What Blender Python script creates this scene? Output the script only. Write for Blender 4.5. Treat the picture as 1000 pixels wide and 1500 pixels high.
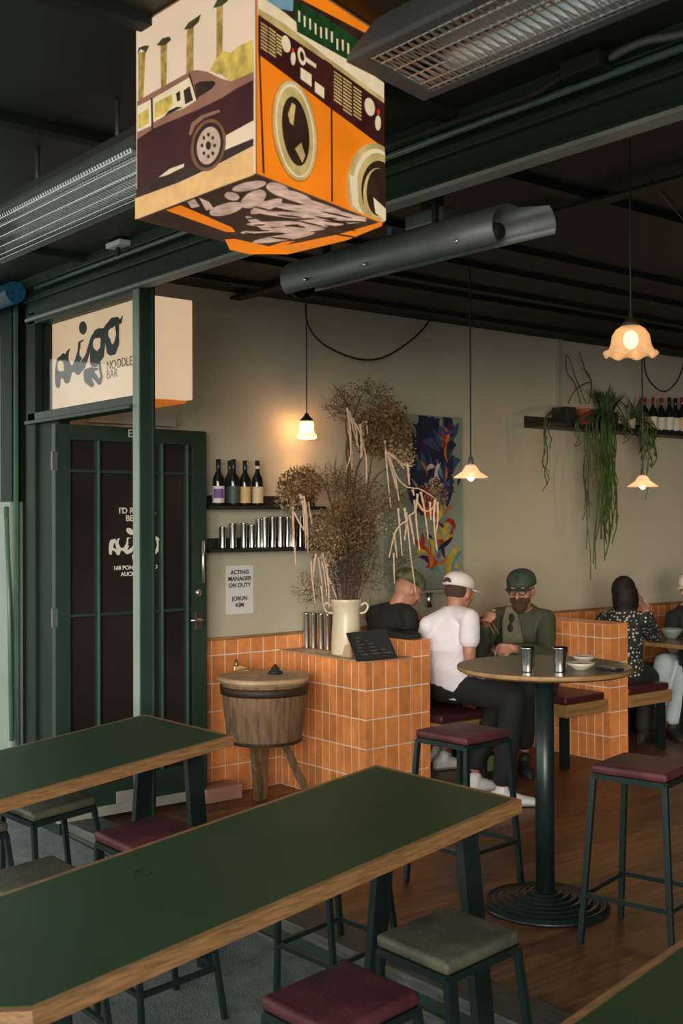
import bpy, bmesh, math, random
import numpy as np
from mathutils import Vector, Matrix
random.seed(7)
D = bpy.data
for o in list(D.objects): D.objects.remove(o, do_unlink=True)
scn = bpy.context.scene
COL = scn.collection

# ------------------------------------------------------------------ camera
F = 1700.0; PITCH = .0075; ROLL = .0035; YAW = .682; EYE = 1.65
fw = Vector((-math.cos(YAW), math.sin(YAW), 0)); rt = Vector((fw.y, -fw.x, 0)); up = Vector((0, 0, 1))
f2 = fw*math.cos(PITCH) + up*math.sin(PITCH); u2 = -fw*math.sin(PITCH) + up*math.cos(PITCH)
r3 = rt*math.cos(ROLL) - u2*math.sin(ROLL); u3 = rt*math.sin(ROLL) + u2*math.cos(ROLL)
CAM = Vector((0, 0, EYE))
cd = D.cameras.new('camera'); cam = D.objects.new('camera', cd); COL.objects.link(cam)
cd.sensor_fit = 'VERTICAL'; cd.sensor_height = 36; cd.lens = F*36/1500; cd.clip_start = .05; cd.clip_end = 200
cam.matrix_world = Matrix(((r3.x, u3.x, -f2.x, 0), (r3.y, u3.y, -f2.y, 0), (r3.z, u3.z, -f2.z, EYE), (0, 0, 0, 1)))
cd.dof.use_dof = True; cd.dof.focus_distance = 5.2; cd.dof.aperture_fstop = 5.6
scn.camera = cam
# ------------------------------------------------------------------ light
w = D.worlds.new('sky'); scn.world = w; w.use_nodes = True
bg = w.node_tree.nodes['Background']
bg.inputs['Strength'].default_value = 1.0
_n = w.node_tree.nodes; _k = w.node_tree.links; _t = _n.new('ShaderNodeTexCoord'); _s = _n.new('ShaderNodeSeparateXYZ'); _r = _n.new('ShaderNodeValToRGB')
_m = _n.new('ShaderNodeMapRange'); _m.inputs['From Min'].default_value = -1; _k.new(_t.outputs['Generated'], _s.inputs['Vector']); _k.new(_s.outputs['Z'], _m.inputs['Value']); _k.new(_m.outputs['Result'], _r.inputs['Fac'])
_e = _r.color_ramp.elements; _e[0].position = .46; _e[0].color = (.35, .38, .36, 1); _e[1].position = .80; _e[1].color = (.62, .80, .86, 1)
for _p, _c in ((.50, (1.0, 1.0, .92, 1)), (.58, (1.0, 1.0, .94, 1))): _x = _e.new(_p); _x.color = _c
_g = _n.new('ShaderNodeVectorMath'); _g.operation = 'SCALE'; _g.inputs['Scale'].default_value = 2.25; _k.new(_r.outputs['Color'], _g.inputs[0]); _k.new(_g.outputs['Vector'], bg.inputs['Color'])
sun = D.lights.new('hazy_sun', 'SUN'); sun.energy = 3.2; sun.angle = math.radians(28); sun.color = (1, .88, .76)
so = D.objects.new('hazy_sun', sun); COL.objects.link(so)
so.rotation_euler = Vector((-.70, .70, -.13)).to_track_quat('-Z', 'Y').to_euler()
vs = scn.view_settings; vs.view_transform = 'Standard'; vs.look = 'None'; vs.gamma = 1; vs.use_curve_mapping = False
vs.exposure = 0.0

# rays through the frame, met with real planes of the place
def ray(x, y): return f2 + r3*(x-500)/F - u3*(y-750)/F
def PX(x, y, X): d = ray(x, y); return CAM + d*(X/d.x)
def PY(x, y, Y): d = ray(x, y); return CAM + d*(Y/d.y)
def PZ(x, y, Z): d = ray(x, y); return CAM + d*((Z-EYE)/d.z)
def PD(x, y, dd): return CAM + ray(x, y)*dd
def PL(x, y, p, n): d = ray(x, y); return CAM + d*((Vector(p)-CAM).dot(n)/d.dot(n))

# ------------------------------------------------------------------ materials
def mat(name, col, rough=.6, metal=0, var=.12, scale=6, bump=0, bscale=40, stretch=(1, 1, 1), island=0, emit=None, es=0, trans=0, coat=0, col2=None, spec=.5, sub=0):
    m = D.materials.new(name); m.use_nodes = True; nt = m.node_tree; N = nt.nodes; K = nt.links
    b = N['Principled BSDF']
    b.inputs['Roughness'].default_value = rough; b.inputs['Metallic'].default_value = metal
    b.inputs['Specular IOR Level'].default_value = spec
    if trans: b.inputs['Transmission Weight'].default_value = trans
    if coat: b.inputs['Coat Weight'].default_value = coat; b.inputs['Coat Roughness'].default_value = .15
    c1 = tuple(max(0, c*(1-var)) for c in col)+(1,); c2 = tuple(min(1, c*(1+var)) for c in col)+(1,)
    if col2: c2 = tuple(col2)+(1,)
    tc = N.new('ShaderNodeTexCoord'); mp = N.new('ShaderNodeMapping'); K.new(tc.outputs['Object'], mp.inputs['Vector'])
    mp.inputs['Scale'].default_value = stretch
    nz = N.new('ShaderNodeTexNoise'); nz.inputs['Scale'].default_value = scale; nz.inputs['Detail'].default_value = 6
    K.new(mp.outputs['Vector'], nz.inputs['Vector'])
    cr = N.new('ShaderNodeValToRGB'); cr.color_ramp.elements[0].position = .3; cr.color_ramp.elements[1].position = .7
    cr.color_ramp.elements[0].color = c1; cr.color_ramp.elements[1].color = c2
    K.new(nz.outputs['Fac'], cr.inputs['Fac']); out = cr.outputs['Color']
    if island:
        g = N.new('ShaderNodeNewGeometry'); hs = N.new('ShaderNodeHueSaturation')
        mr = N.new('ShaderNodeMapRange'); mr.inputs['To Min'].default_value = 1-island; mr.inputs['To Max'].default_value = 1+island*.6
        K.new(g.outputs['Random Per Island'], mr.inputs['Value']); K.new(mr.outputs['Result'], hs.inputs['Value'])
        K.new(out, hs.inputs['Color']); out = hs.outputs['Color']
    K.new(out, b.inputs['Base Color'])
    if emit is not None:
        b.inputs['Emission Color'].default_value = tuple(emit)+(1,); b.inputs['Emission Strength'].default_value = es
        if emit == 'tex': pass
    if bump:
        n2 = N.new('ShaderNodeTexNoise'); n2.inputs['Scale'].default_value = bscale; n2.inputs['Detail'].default_value = 8
        K.new(mp.outputs['Vector'], n2.inputs['Vector'])
        bp = N.new('ShaderNodeBump'); bp.inputs['Strength'].default_value = bump; bp.inputs['Distance'].default_value = .01
        K.new(n2.outputs['Fac'], bp.inputs['Height']); K.new(bp.outputs['Normal'], b.inputs['Normal'])
    return m
def lit(name, col, s=1.0, var=.1, scale=10):
    """backlit translucent print: colour glows from inside the lightbox"""
    m = D.materials.new(name); m.use_nodes = True; nt = m.node_tree; N = nt.nodes; K = nt.links
    b = N['Principled BSDF']; b.inputs['Roughness'].default_value = .45
    tc = N.new('ShaderNodeTexCoord'); nz = N.new('ShaderNodeTexNoise'); nz.inputs['Scale'].default_value = scale; nz.inputs['Detail'].default_value = 5
    K.new(tc.outputs['Object'], nz.inputs['Vector'])
    cr = N.new('ShaderNodeValToRGB'); cr.color_ramp.elements[0].position = .3; cr.color_ramp.elements[1].position = .7
    cr.color_ramp.elements[0].color = tuple(c*(1-var) for c in col)+(1,); cr.color_ramp.elements[1].color = tuple(c*(1+var) for c in col)+(1,)
    K.new(nz.outputs['Fac'], cr.inputs['Fac']); K.new(cr.outputs['Color'], b.inputs['Emission Color'])
    mx = tuple(c*.25 for c in col)+(1,); b.inputs['Base Color'].default_value = mx
    b.inputs['Emission Strength'].default_value = s
    return m

M = {}
M['plaster'] = mat('wall_plaster', (.43, .395, .305), .85, var=.07, scale=1.3, bump=.12, bscale=5, stretch=(1, 1, .25))
M['ceil'] = mat('ceiling_paint', (.0065, .011, .0085), .7, var=.2, scale=2)
M['soffit'] = mat('soffit_paint', (.024, .026, .013), .55, var=.3, scale=1.2)
M['batten'] = mat('batten_paint', (.005, .009, .007), .7)
M['green'] = mat('green_paint', (.017, .038, .025), .5, spec=.3, var=.12, scale=5, bump=.05, bscale=30)
M['green_dk'] = mat('deep_green_paint', (.007, .018, .012), .6, spec=.2)
M['nearblack'] = mat('black_green_paint', (.004, .008, .006), .6, spec=.2)
M['green_lt'] = mat('worn_green_paint', (.06, .12, .085), .4, var=.2, scale=8, bump=.1)
M['sage'] = mat('sage_panel', (.17, .225, .175), .5, var=.08)
M['frost'] = mat('frosted_glass', (.34, .42, .34), .3, var=.05)
M['glass'] = mat('clear_glass', (.9, .95, .93), .03, trans=1, var=0); M['glass'].node_tree.nodes['Principled BSDF'].inputs['IOR'].default_value = 1.16
M['door_pane'] = mat('dark_door_pane', (.018, .016, .012), .30, var=.2, scale=3)
M['concrete'] = mat('pavement_concrete', (.13, .15, .14), .9, var=.3, scale=9, bump=.6, bscale=120)
M['grey_wood'] = mat('worn_sill', (.075, .080, .062), .6, var=.4, scale=9, stretch=(1, 8, 8), bump=.3)
M['tile'] = mat('orange_tile', (.68, .255, .078), .3, var=.14, scale=14, island=.22, coat=.2)
M['grout'] = mat('cream_grout', (.70, .60, .48), .85)
M['oak'] = mat('oak', (.26, .145, .055), .45, var=.3, scale=4, stretch=(6, 1, 12), bump=.1)
M['edge'] = mat('plywood_edge', (.22, .115, .045), .5, var=.4, scale=6, stretch=(14, 1.2, 30), bump=.15)
M['tabletop'] = mat('green_linoleum', (.019, .046, .017), .5, var=.14, scale=2.5, spec=.25)
M['darkwood'] = mat('dark_table_wood', (.10, .07, .045), .28, var=.25, scale=5, stretch=(1, 6, 1))
M['shelf'] = mat('black_shelf', (.012, .014, .012), .5)
M['steel'] = mat('dark_green_steel', (.012, .024, .023), .33, metal=.3, var=.15)
M['blacksteel'] = mat('black_steel', (.010, .018, .017), .35, metal=.3)
M['chrome'] = mat('chrome', (.80, .79, .75), .28, metal=1, var=.03)
M['cup'] = mat('cup_steel', (.62, .61, .57), .16, metal=1, var=.03)
M['alu'] = mat('reflector_aluminium', (.86, .86, .84), .3, metal=1, var=.03)
M['alu_d'] = mat('grey_powder_coat', (.13, .14, .13), .45, metal=.4)
M['maroon'] = mat('maroon_leather', (.028, .009, .010), .5, spec=.35, var=.1, col2=(.105, .028, .032), scale=8, bump=.25, bscale=60)
M['olive'] = mat('olive_leather', (.030, .032, .020), .5, spec=.35, var=.1, col2=(.105, .102, .066), scale=8, bump=.25, bscale=60)
M['cushion'] = mat('dark_maroon_vinyl', (.05, .012, .016), .4)
M['white_cl'] = mat('white_cotton', (.74, .71, .75), .85, var=.04, scale=14, bump=.35, bscale=9)
M['white_cap'] = mat('white_cap_cloth', (.72, .70, .70), .85, var=.03)
M['black_cl'] = mat('black_cloth', (.007, .009, .010), .85, var=.2, scale=10, bump=.3, bscale=12)
M['green_cl'] = mat('olive_jacket', (.050, .060, .032), .8, var=.15, scale=9, bump=.35, bscale=12)
M['green_tee'] = mat('faded_olive_tee', (.13, .13, .08), .85)
M['green_cap'] = mat('green_cap_cloth', (.035, .065, .035), .8)
M['jeans'] = mat('light_jeans', (.35, .42, .45), .85, var=.15)
M['skin'] = mat('skin', (.42, .20, .13), .5, var=.08, scale=18)
M['skin2'] = mat('skin_light', (.52, .30, .21), .5, var=.06, scale=18)
M['hair'] = mat('black_hair', (.010, .008, .007), .6, spec=.25, stretch=(1, 1, .2), scale=60, var=.4)
M['beard'] = mat('brown_beard', (.07, .035, .02), .9, bump=.6, bscale=150)
M['camo'] = mat('camouflage_cloth', (.03, .04, .02), .85, var=.1, scale=22, col2=(.16, .18, .09))
M['shoe'] = mat('white_trainer', (.70, .68, .66), .55, var=.05)
M['cream'] = mat('cream_ceramic', (.62, .54, .38), .35, var=.12, scale=5, coat=.2)
M['barrel'] = mat('weathered_wood', (.17, .10, .05), .7, var=.45, scale=5, stretch=(9, 9, 1), bump=.4, bscale=25)
M['barreltop'] = mat('pale_worn_wood', (.40, .27, .16), .6, var=.3, scale=7)
M['iron'] = mat('rusty_iron_band', (.05, .035, .025), .6, metal=.5)
M['brick'] = mat('pink_brick', (.45, .22, .16), .9, bump=.5, bscale=50)
M['whitep'] = mat('off_white_paint', (.30, .30, .25), .6, var=.15)
M['paper'] = mat('white_paper', (.62, .60, .60), .8, var=.02)
M['ink'] = mat('black_ink', (.02, .02, .022), .7)
M['lettering'] = mat('cream_lettering', (.62, .60, .50), .5, var=.05)
M['bottle'] = mat('dark_bottle_glass', (.008, .010, .008), .08, var=.1, coat=.5)
M['foil_red'] = mat('red_foil', (.22, .02, .03), .3)
M['foil_blk'] = mat('black_foil', (.015, .015, .018), .3)
M['lab_w'] = mat('white_label', (.60, .57, .50), .7); M['lab_p'] = mat('purple_label', (.13, .08, .26), .7)
M['lab_o'] = mat('ochre_label', (.55, .38, .17), .7); M['lab_c'] = mat('cream_label', (.58, .47, .28), .7); M['lab_d'] = mat('charcoal_label', (.05, .07, .07), .6)
M['cord'] = mat('black_cord', (.012, .012, .010), .6)
M['twig'] = mat('dried_twig', (.075, .045, .025), .8, var=.3)
M['dried'] = mat('dried_leaf', (.17, .095, .035), .85, var=.5, scale=9, island=.4)
M['dried2'] = mat('pale_dried_bloom', (.38, .27, .15), .85, var=.4, scale=9, island=.35)
M['amar'] = mat('cream_hanging_tassel', (.62, .45, .32), .85, var=.15, scale=40, bump=.6, bscale=200)
M['leaf'] = mat('plant_green', (.055, .10, .025), .6, var=.4, island=.4)
M['terra'] = mat('terracotta', (.36, .09, .035), .7)
M['pot'] = mat('black_pot', (.015, .016, .016), .6)
M['brass'] = mat('brass', (.35, .2, .08), .35, metal=.8)
M['food'] = mat('food', (.30, .19, .07), .5, var=.5, scale=40)
M['bowl'] = mat('stoneware', (.50, .46, .36), .4)
M['card'] = mat('cardboard_tag', (.50, .36, .20), .85)
M['blue'] = lit('blue_glow', (.008, .06, .10), .3, var=.6, scale=30)
M['green_tag'] = mat('bright_green_label', (.16, .32, .10), .6)
M['rubber'] = mat('black_rubber', (.012, .012, .012), .7)
M['bluetape'] = mat('blue_tape', (.05, .17, .23), .6)

# planks for the floor, from the plank's own position
def plank_mat():
    m = D.materials.new('timber_floor'); m.use_nodes = True; nt = m.node_tree; N = nt.nodes; K = nt.links; b = N['Principled BSDF']
    tc = N.new('ShaderNodeTexCoord'); mp = N.new('ShaderNodeMapping'); mp.inputs['Rotation'].default_value = (0, 0, math.radians(90))
    K.new(tc.outputs['Object'], mp.inputs['Vector'])
    br = N.new('ShaderNodeTexBrick'); br.inputs['Scale'].default_value = 1; br.inputs['Brick Width'].default_value = 1.7; br.inputs['Row Height'].default_value = .09
    br.inputs['Mortar Size'].default_value = .0015; br.offset = .37
    br.inputs['Color1'].default_value = (.15, .062, .022, 1); br.inputs['Color2'].default_value = (.30, .140, .052, 1); br.inputs['Mortar'].default_value = (.02, .01, .006, 1)
    K.new(mp.outputs['Vector'], br.inputs['Vector'])
    nz = N.new('ShaderNodeTexNoise'); nz.inputs['Scale'].default_value = 5; nz.inputs['Detail'].default_value = 8
    m2 = N.new('ShaderNodeMapping'); m2.inputs['Scale'].default_value = (7, .8, 1); K.new(tc.outputs['Object'], m2.inputs['Vector']); K.new(m2.outputs['Vector'], nz.inputs['Vector'])
    mx = N.new('ShaderNodeMix'); mx.data_type = 'RGBA'; mx.blend_type = 'MULTIPLY'; mx.inputs['Factor'].default_value = .8
    cr = N.new('ShaderNodeValToRGB'); cr.color_ramp.elements[0].position = .3; cr.color_ramp.elements[1].position = .68
    cr.color_ramp.elements[0].color = (.25, .22, .2, 1); cr.color_ramp.elements[1].color = (1, 1, 1, 1)
    K.new(nz.outputs['Fac'], cr.inputs['Fac']); K.new(br.outputs['Color'], mx.inputs['A']); K.new(cr.outputs['Color'], mx.inputs['B'])
    K.new(mx.outputs['Result'], b.inputs['Base Color']); b.inputs['Roughness'].default_value = .42
    return m
M['floor'] = plank_mat()

# ------------------------------------------------------------------ mesh helpers
WLOC = {}
def T(o): return WLOC.get(o.name, Matrix.Identity(4))
def empty(name, loc, label, cat, group=None, rz=0):
    o = D.objects.new(name, None); COL.objects.link(o); o.location = loc; o.rotation_euler = (0, 0, rz); o.empty_display_size = .1
    WLOC[o.name] = Matrix.Translation(Vector(loc)) @ Matrix.Rotation(rz, 4, 'Z')
    o['label'] = label; o['category'] = cat
    if group: o['group'] = group
    return o
def tag(o, label, cat, group=None):
    o['label'] = label; o['category'] = cat
    if group: o['group'] = group
    return o
def basis(d):
    d = Vector(d).normalized(); a = Vector((0, 0, 1)) if abs(d.z) < .9 else Vector((1, 0, 0))
    u = d.cross(a).normalized(); return u, d.cross(u).normalized()
class MB:
    def __init__(s): s.bm = bmesh.new()
    def face(s, pts):
        vs = [s.bm.verts.new(p) for p in pts]
        try: return s.bm.faces.new(vs)
        except ValueError: return None
    def hexa(s, b, t):
        vb = [s.bm.verts.new(p) for p in b]; vt = [s.bm.verts.new(p) for p in t]; n = len(b)
        s.bm.faces.new(vb[::-1]); s.bm.faces.new(vt)
        for i in range(n): s.bm.faces.new((vb[i], vb[(i+1) % n], vt[(i+1) % n], vt[i]))
        return s
    def box(s, a, b):
        x0, y0, z0 = a; x1, y1, z1 = b
        x0, x1 = min(x0, x1), max(x0, x1); y0, y1 = min(y0, y1), max(y0, y1); z0, z1 = min(z0, z1), max(z0, z1)
        return s.hexa([(x0, y0, z0), (x1, y0, z0), (x1, y1, z0), (x0, y1, z0)], [(x0, y0, z1), (x1, y0, z1), (x1, y1, z1), (x0, y1, z1)])
    def bar(s, p, q, wx, wy, ref=(0, 0, 1)):
        p = Vector(p); q = Vector(q); d = (q-p).normalized(); r = Vector(ref)
        if abs(d.dot(r)) > .97: r = Vector((1, 0, 0))
        u = d.cross(r).normalized(); v = u.cross(d)
        cs = [(-wx/2, -wy/2), (wx/2, -wy/2), (wx/2, wy/2), (-wx/2, wy/2)]
        return s.hexa([p+u*a+v*b for a, b in cs], [q+u*a+v*b for a, b in cs])
    def prism(s, pts, off):
        off = Vector(off); return s.hexa([Vector(p) for p in pts], [Vector(p)+off for p in pts])
    def tube(s, path, r, seg=8, r2=None, cap=True):
        path = [Vector(p) for p in path]; n = len(path); rings = []; pu = None
        for i, p in enumerate(path):
            d = (path[min(i+1, n-1)]-path[max(i-1, 0)])
            if d.length < 1e-9: d = Vector((0, 0, 1))
            u, v = basis(d)
            if pu is not None:
                u = (pu - d.normalized()*pu.dot(d.normalized()))
                if u.length < 1e-6: u, v = basis(d)
                u.normalize(); v = d.normalized().cross(u)
            pu = u
            rr = r[i] if isinstance(r, (list, tuple)) else (r if r2 is None else r+(r2-r)*i/max(1, n-1))
            rings.append([s.bm.verts.new(p+u*math.cos(2*math.pi*k/seg)*rr+v*math.sin(2*math.pi*k/seg)*rr) for k in range(seg)])
        for a, b in zip(rings, rings[1:]):
            for k in range(seg): s.bm.faces.new((a[k], a[(k+1) % seg], b[(k+1) % seg], b[k]))
        if cap: s.bm.faces.new(rings[0][::-1]); s.bm.faces.new(rings[-1])
        return s
    def lathe(s, prof, c=(0, 0, 0), seg=24, axis=(0, 0, 1), ripple=None):
        c = Vector(c); ax = Vector(axis).normalized(); u, v = basis(ax) if ax.z < .99 else (Vector((1, 0, 0)), Vector((0, 1, 0)))
        rings = []
        for j, (r, h) in enumerate(prof):
            if r < 1e-6: rings.append([s.bm.verts.new(c+ax*h)]); continue
            R = []
            for k in range(seg):
                a = 2*math.pi*k/seg; rr = r; hh = h
                if ripple: dr, dh = ripple(j, a); rr += dr; hh += dh
                R.append(s.bm.verts.new(c+ax*hh+u*math.cos(a)*rr+v*math.sin(a)*rr))
            rings.append(R)
        for a, b in zip(rings, rings[1:]):
            if len(a) == 1 and len(b) == 1: continue
            for k in range(seg):
                k2 = (k+1) % seg
                if len(a) == 1: s.bm.faces.new((a[0], b[k2], b[k]))
                elif len(b) == 1: s.bm.faces.new((a[k], a[k2], b[0]))
                else: s.bm.faces.new((a[k], a[k2], b[k2], b[k]))
        return s
    def ell(s, c, rad, mt=None, seg=16, rings=10):
        c = Vector(c); mt = mt or Matrix.Identity(3); R = []
        for j in range(rings+1):
            t = math.pi*j/rings
            if j in (0, rings): R.append([s.bm.verts.new(c+mt @ Vector((0, 0, rad[2]*math.cos(t))))]); continue
            R.append([s.bm.verts.new(c+mt @ Vector((rad[0]*math.sin(t)*math.cos(2*math.pi*k/seg), rad[1]*math.sin(t)*math.sin(2*math.pi*k/seg), rad[2]*math.cos(t)))) for k in range(seg)])
        for a, b in zip(R, R[1:]):
            for k in range(seg):
                k2 = (k+1) % seg
                if len(a) == 1: s.bm.faces.new((a[0], b[k], b[k2]))
                elif len(b) == 1: s.bm.faces.new((a[k], b[0], a[k2]))
                else: s.bm.faces.new((a[k], b[k], b[k2], a[k2]))
        return s
    def cap(s, p, q, r0, r1, seg=12):
        """limb segment with round ends"""
        p = Vector(p); q = Vector(q); d = (q-p).normalized(); path = []; rr = []
        for t in (-1, -.92, -.7, -.38): path.append(p+d*r0*t); rr.append(r0*math.sqrt(max(0.01, 1-t*t)))
        path.append(p); rr.append(r0); path.append((p+q)/2); rr.append((r0+r1)/2*1.03); path.append(q); rr.append(r1)
        for t in (.38, .7, .92, 1): path.append(q+d*r1*t); rr.append(r1*math.sqrt(max(0.01, 1-t*t)))
        return s.tube(path, rr, seg)
    def loft(s, rings, seg=20, close=True):
        """rings: (centre, side vector, front vector) of ellipses"""
        R = []
        for c, a, b in rings:
            c = Vector(c); a = Vector(a); b = Vector(b)
            R.append([s.bm.verts.new(c+a*math.cos(2*math.pi*k/seg)+b*math.sin(2*math.pi*k/seg)) for k in range(seg)])
        for a, b in zip(R, R[1:]):
            for k in range(seg): s.bm.faces.new((a[k], a[(k+1) % seg], b[(k+1) % seg], b[k]))
        if close: s.bm.faces.new(R[0][::-1]); s.bm.faces.new(R[-1])
        return s
    def build(s, name, m, parent=None, local=False, bevel=0, smooth=False, voxel=0, fix=True, bseg=2, solid=0, sub=0, keep=False, smooth_it=3):
        me = D.meshes.new(name)
        if fix: bmesh.ops.recalc_face_normals(s.bm, faces=s.bm.faces)
        if bevel:
            bmesh.ops.bevel(s.bm, geom=[e for e in s.bm.edges if len(e.link_faces) == 2 and e.calc_face_angle(0) > .5], offset=bevel, segments=bseg, affect='EDGES', profile=.6)
        s.bm.to_mesh(me); s.bm.free()
        o = D.objects.new(name, me); COL.objects.link(o); me.materials.append(m)
        if parent:
            mm = T(parent); o.parent = parent
            if not local: me.transform(mm.inverted())
            WLOC[o.name] = mm
        if smooth or voxel:
            for p in me.polygons: p.use_smooth = True
        if solid:
            md = o.modifiers.new('solid', 'SOLIDIFY'); md.thickness = solid; md.offset = 0
        if voxel:
            md = o.modifiers.new('remesh', 'REMESH'); md.mode = 'VOXEL'; md.voxel_size = voxel; md.use_smooth_shade = True
            md = o.modifiers.new('smooth', 'SMOOTH'); md.iterations = smooth_it; md.factor = .5
        if sub:
            md = o.modifiers.new('sub', 'SUBSURF'); md.levels = sub; md.render_levels = sub
        return o
def struct(o): o['kind'] = 'structure'; return o
def copy_tree(o, parent=None):
    c = o.copy(); COL.objects.link(c); c.parent = parent; WLOC[c.name] = T(o)
    for ch in list(o.children): copy_tree(ch, c)
    return c
def place(root, loc, rz, label, group=None):
    root.location = loc; root.rotation_euler = (0, 0, rz); root['label'] = label
    if group: root['group'] = group
    return root
def text(s, size, p, xd, yd, m, name='lettering', parent=None, bold=0.0, align='LEFT', space=1.0, depth=.0006):
    cu = D.curves.new(name, 'FONT'); cu.body = s; cu.size = size; cu.offset = bold; cu.align_x = align; cu.space_character = space; cu.extrude = depth
    tmp = D.objects.new('tmp_text', cu); COL.objects.link(tmp); bpy.context.view_layer.update()
    me = D.meshes.new_from_object(tmp.evaluated_get(bpy.context.evaluated_depsgraph_get())); D.objects.remove(tmp, do_unlink=True)
    xd = Vector(xd).normalized(); yd = Vector(yd).normalized(); zd = xd.cross(yd); p = Vector(p)
    mm = Matrix(((xd.x, yd.x, zd.x, p.x), (xd.y, yd.y, zd.y, p.y), (xd.z, yd.z, zd.z, p.z), (0, 0, 0, 1)))
    me.transform(mm); o = D.objects.new(name, me); COL.objects.link(o); me.materials.clear(); me.materials.append(m)
    if parent: me.transform(T(parent).inverted()); o.parent = parent; WLOC[o.name] = T(parent)
    return o
def cubic(pts, n=8):
    """smooth path through points"""
    P = [Vector(p) for p in pts]; out = []
    for i in range(len(P)-1):
        p0 = P[max(i-1, 0)]; p1 = P[i]; p2 = P[i+1]; p3 = P[min(i+2, len(P)-1)]
        for k in range(n):
            t = k/n; out.append(.5*((2*p1)+(p2-p0)*t+(2*p0-5*p1+4*p2-p3)*t*t+(3*p1-p0-3*p2+p3)*t**3))
    out.append(P[-1]); return out

# ================================================================== STRUCTURE
XW = -5.925; YF = 2.76; ZB = 2.78; ZC = 3.05; ZS = 3.0
def gz(x, y): return -.10 - .018*(x+3.3) + .08*(max(y, 0)-2.8) + .02*min(y, 0)      # the footpath falls gently to the street
struct(MB().box((-6.1, 2.95, -.12), (4.5, 10.5, 0)).build('floor', M['floor']))
g = MB(); nx, ny = 30, 30
for i in range(nx):
    for j in range(ny):
        x0 = -16+24*i/nx; x1 = -16+24*(i+1)/nx; y0 = -14+(YF+14.05)*j/ny; y1 = -14+(YF+14.05)*(j+1)/ny
        g.face([(x0, y0, gz(x0, y0)), (x1, y0, gz(x1, y0)), (x1, y1, gz(x1, y1)), (x0, y1, gz(x0, y1))])
bmesh.ops.remove_doubles(g.bm, verts=g.bm.verts, dist=1e-4)
struct(g.build('ground', M['concrete']))
struct(MB().box((-16, -14, -.8), (8, -1.2, gz(-3, -1.2)+.03)).build('ground_street', mat('pale_bounce_street', (.30, .30, .27), .9, bump=.3)))  # out-of-view street slab, added pale to bounce daylight up under the canopy
struct(MB().box((-6.45, 3.26, 0), (XW, 10.5, 3.2)).build('wall_left', M['plaster']))
struct(MB().box((-6.45, YF+.14, 0), (-6.25, 3.26, 3.2)).build('wall_left_return', M['plaster']))
struct(MB().box((-6.2, 10.5, 0), (4.5, 10.65, 3.2)).build('wall_back', M['green_dk']))  # back and right walls are out of view, darkened to bounce less light
struct(MB().box((4.5, YF, -.1), (4.65, 10.65, 3.2)).build('wall_right', M['green_dk']))
struct(MB().box((-6.2, YF+.1, ZC), (4.65, 10.65, ZC+.12)).build('ceiling', M['ceil']))
struct(MB().box((-9, -.4, ZS), (4, YF, ZS+.15)).build('ceiling_canopy', M['soffit']))
struct(MB().box((XW, 6.93+.02, 2.47), (XW+.03, 6.93+.06, ZC)).build('trim_wall_pipe', M['whitep']))
# threshold: worn timber nose on a green riser
struct(MB().box((-6.1, 2.80, -.02), (3, 3.0, .028)).build('trim_threshold', M['grey_wood'], bevel=.006))
struct(MB().box((-6.1, 2.83, -.35), (3, 2.95, -.02)).build('trim_riser', M['green']))
struct(MB().box((-6.1, 2.805, -.35), (3, 2.83, gz(-3.5, 2.8)+.02)).build('trim_riser_foot', M['grey_wood']))
# beam over the opening
struct(MB().box((-6.2, YF-.022, ZB-.004), (4.6, YF+.045, ZB+.010)).build('trim_beam_highlight', M['whitep']))  # pale strip painted in as the highlight along the beam's bottom edge
b = MB(); b.box((-6.2, YF, ZB+.03), (4.6, YF+.10, ZC+.1)); b.box((-6.2, YF-.03, ZB+.10), (3.1, YF, ZB+.13)); b.box((-6.2, YF-.015, ZB), (4.6, YF+.05, ZB+.03))
b.box((-6.2, YF-.06, ZB+.17), (3.1, YF, ZC)); struct(b.build('trim_beam', M['green'], bevel=.005))
struct(MB().tube([(-6.0, YF-.05, ZB+.155), (3, YF-.05, ZB+.155)], .012, 8).build('trim_conduit', M['green_lt'], smooth=True))
# battens
b = MB()
for px, py in ((880, 290), (880, 390), (880, 452), (560, 360), (500, 400)):
    q = PZ(px, py, ZC); b.box((q.x-.03, 2.96, ZC-.03), (q.x+.03, 10.5, ZC))
for xx in (-5.6, -1.1, 0, 1.2): b.box((xx-.03, 2.96, ZC-.03), (xx+.03, 10.5, ZC))
struct(b.build('trim_ceiling_battens', M['batten']))
b = MB(); q = PZ(900, 310, ZC-.1); b.box((XW, q.y-.04, ZC-.045), (4.5, q.y+.04, ZC-.03))
struct(b.build('trim_ceiling_joist', M['batten']))
b = MB()
for px, py in ((215, 26), (140, 199), (60, 365)):
    q = PZ(px, py, ZS); b.box((q.x-.028, -.34, ZS-.03), (q.x+.028, YF, ZS))
for xx in (-.6, .5, 1.6): b.box((xx-.028, -.34, ZS-.03), (xx+.028, YF, ZS))
b.box((-9, -.4, ZS-.12), (4, -.34, ZS))
struct(b.build('trim_canopy_battens', M['batten']))
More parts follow.
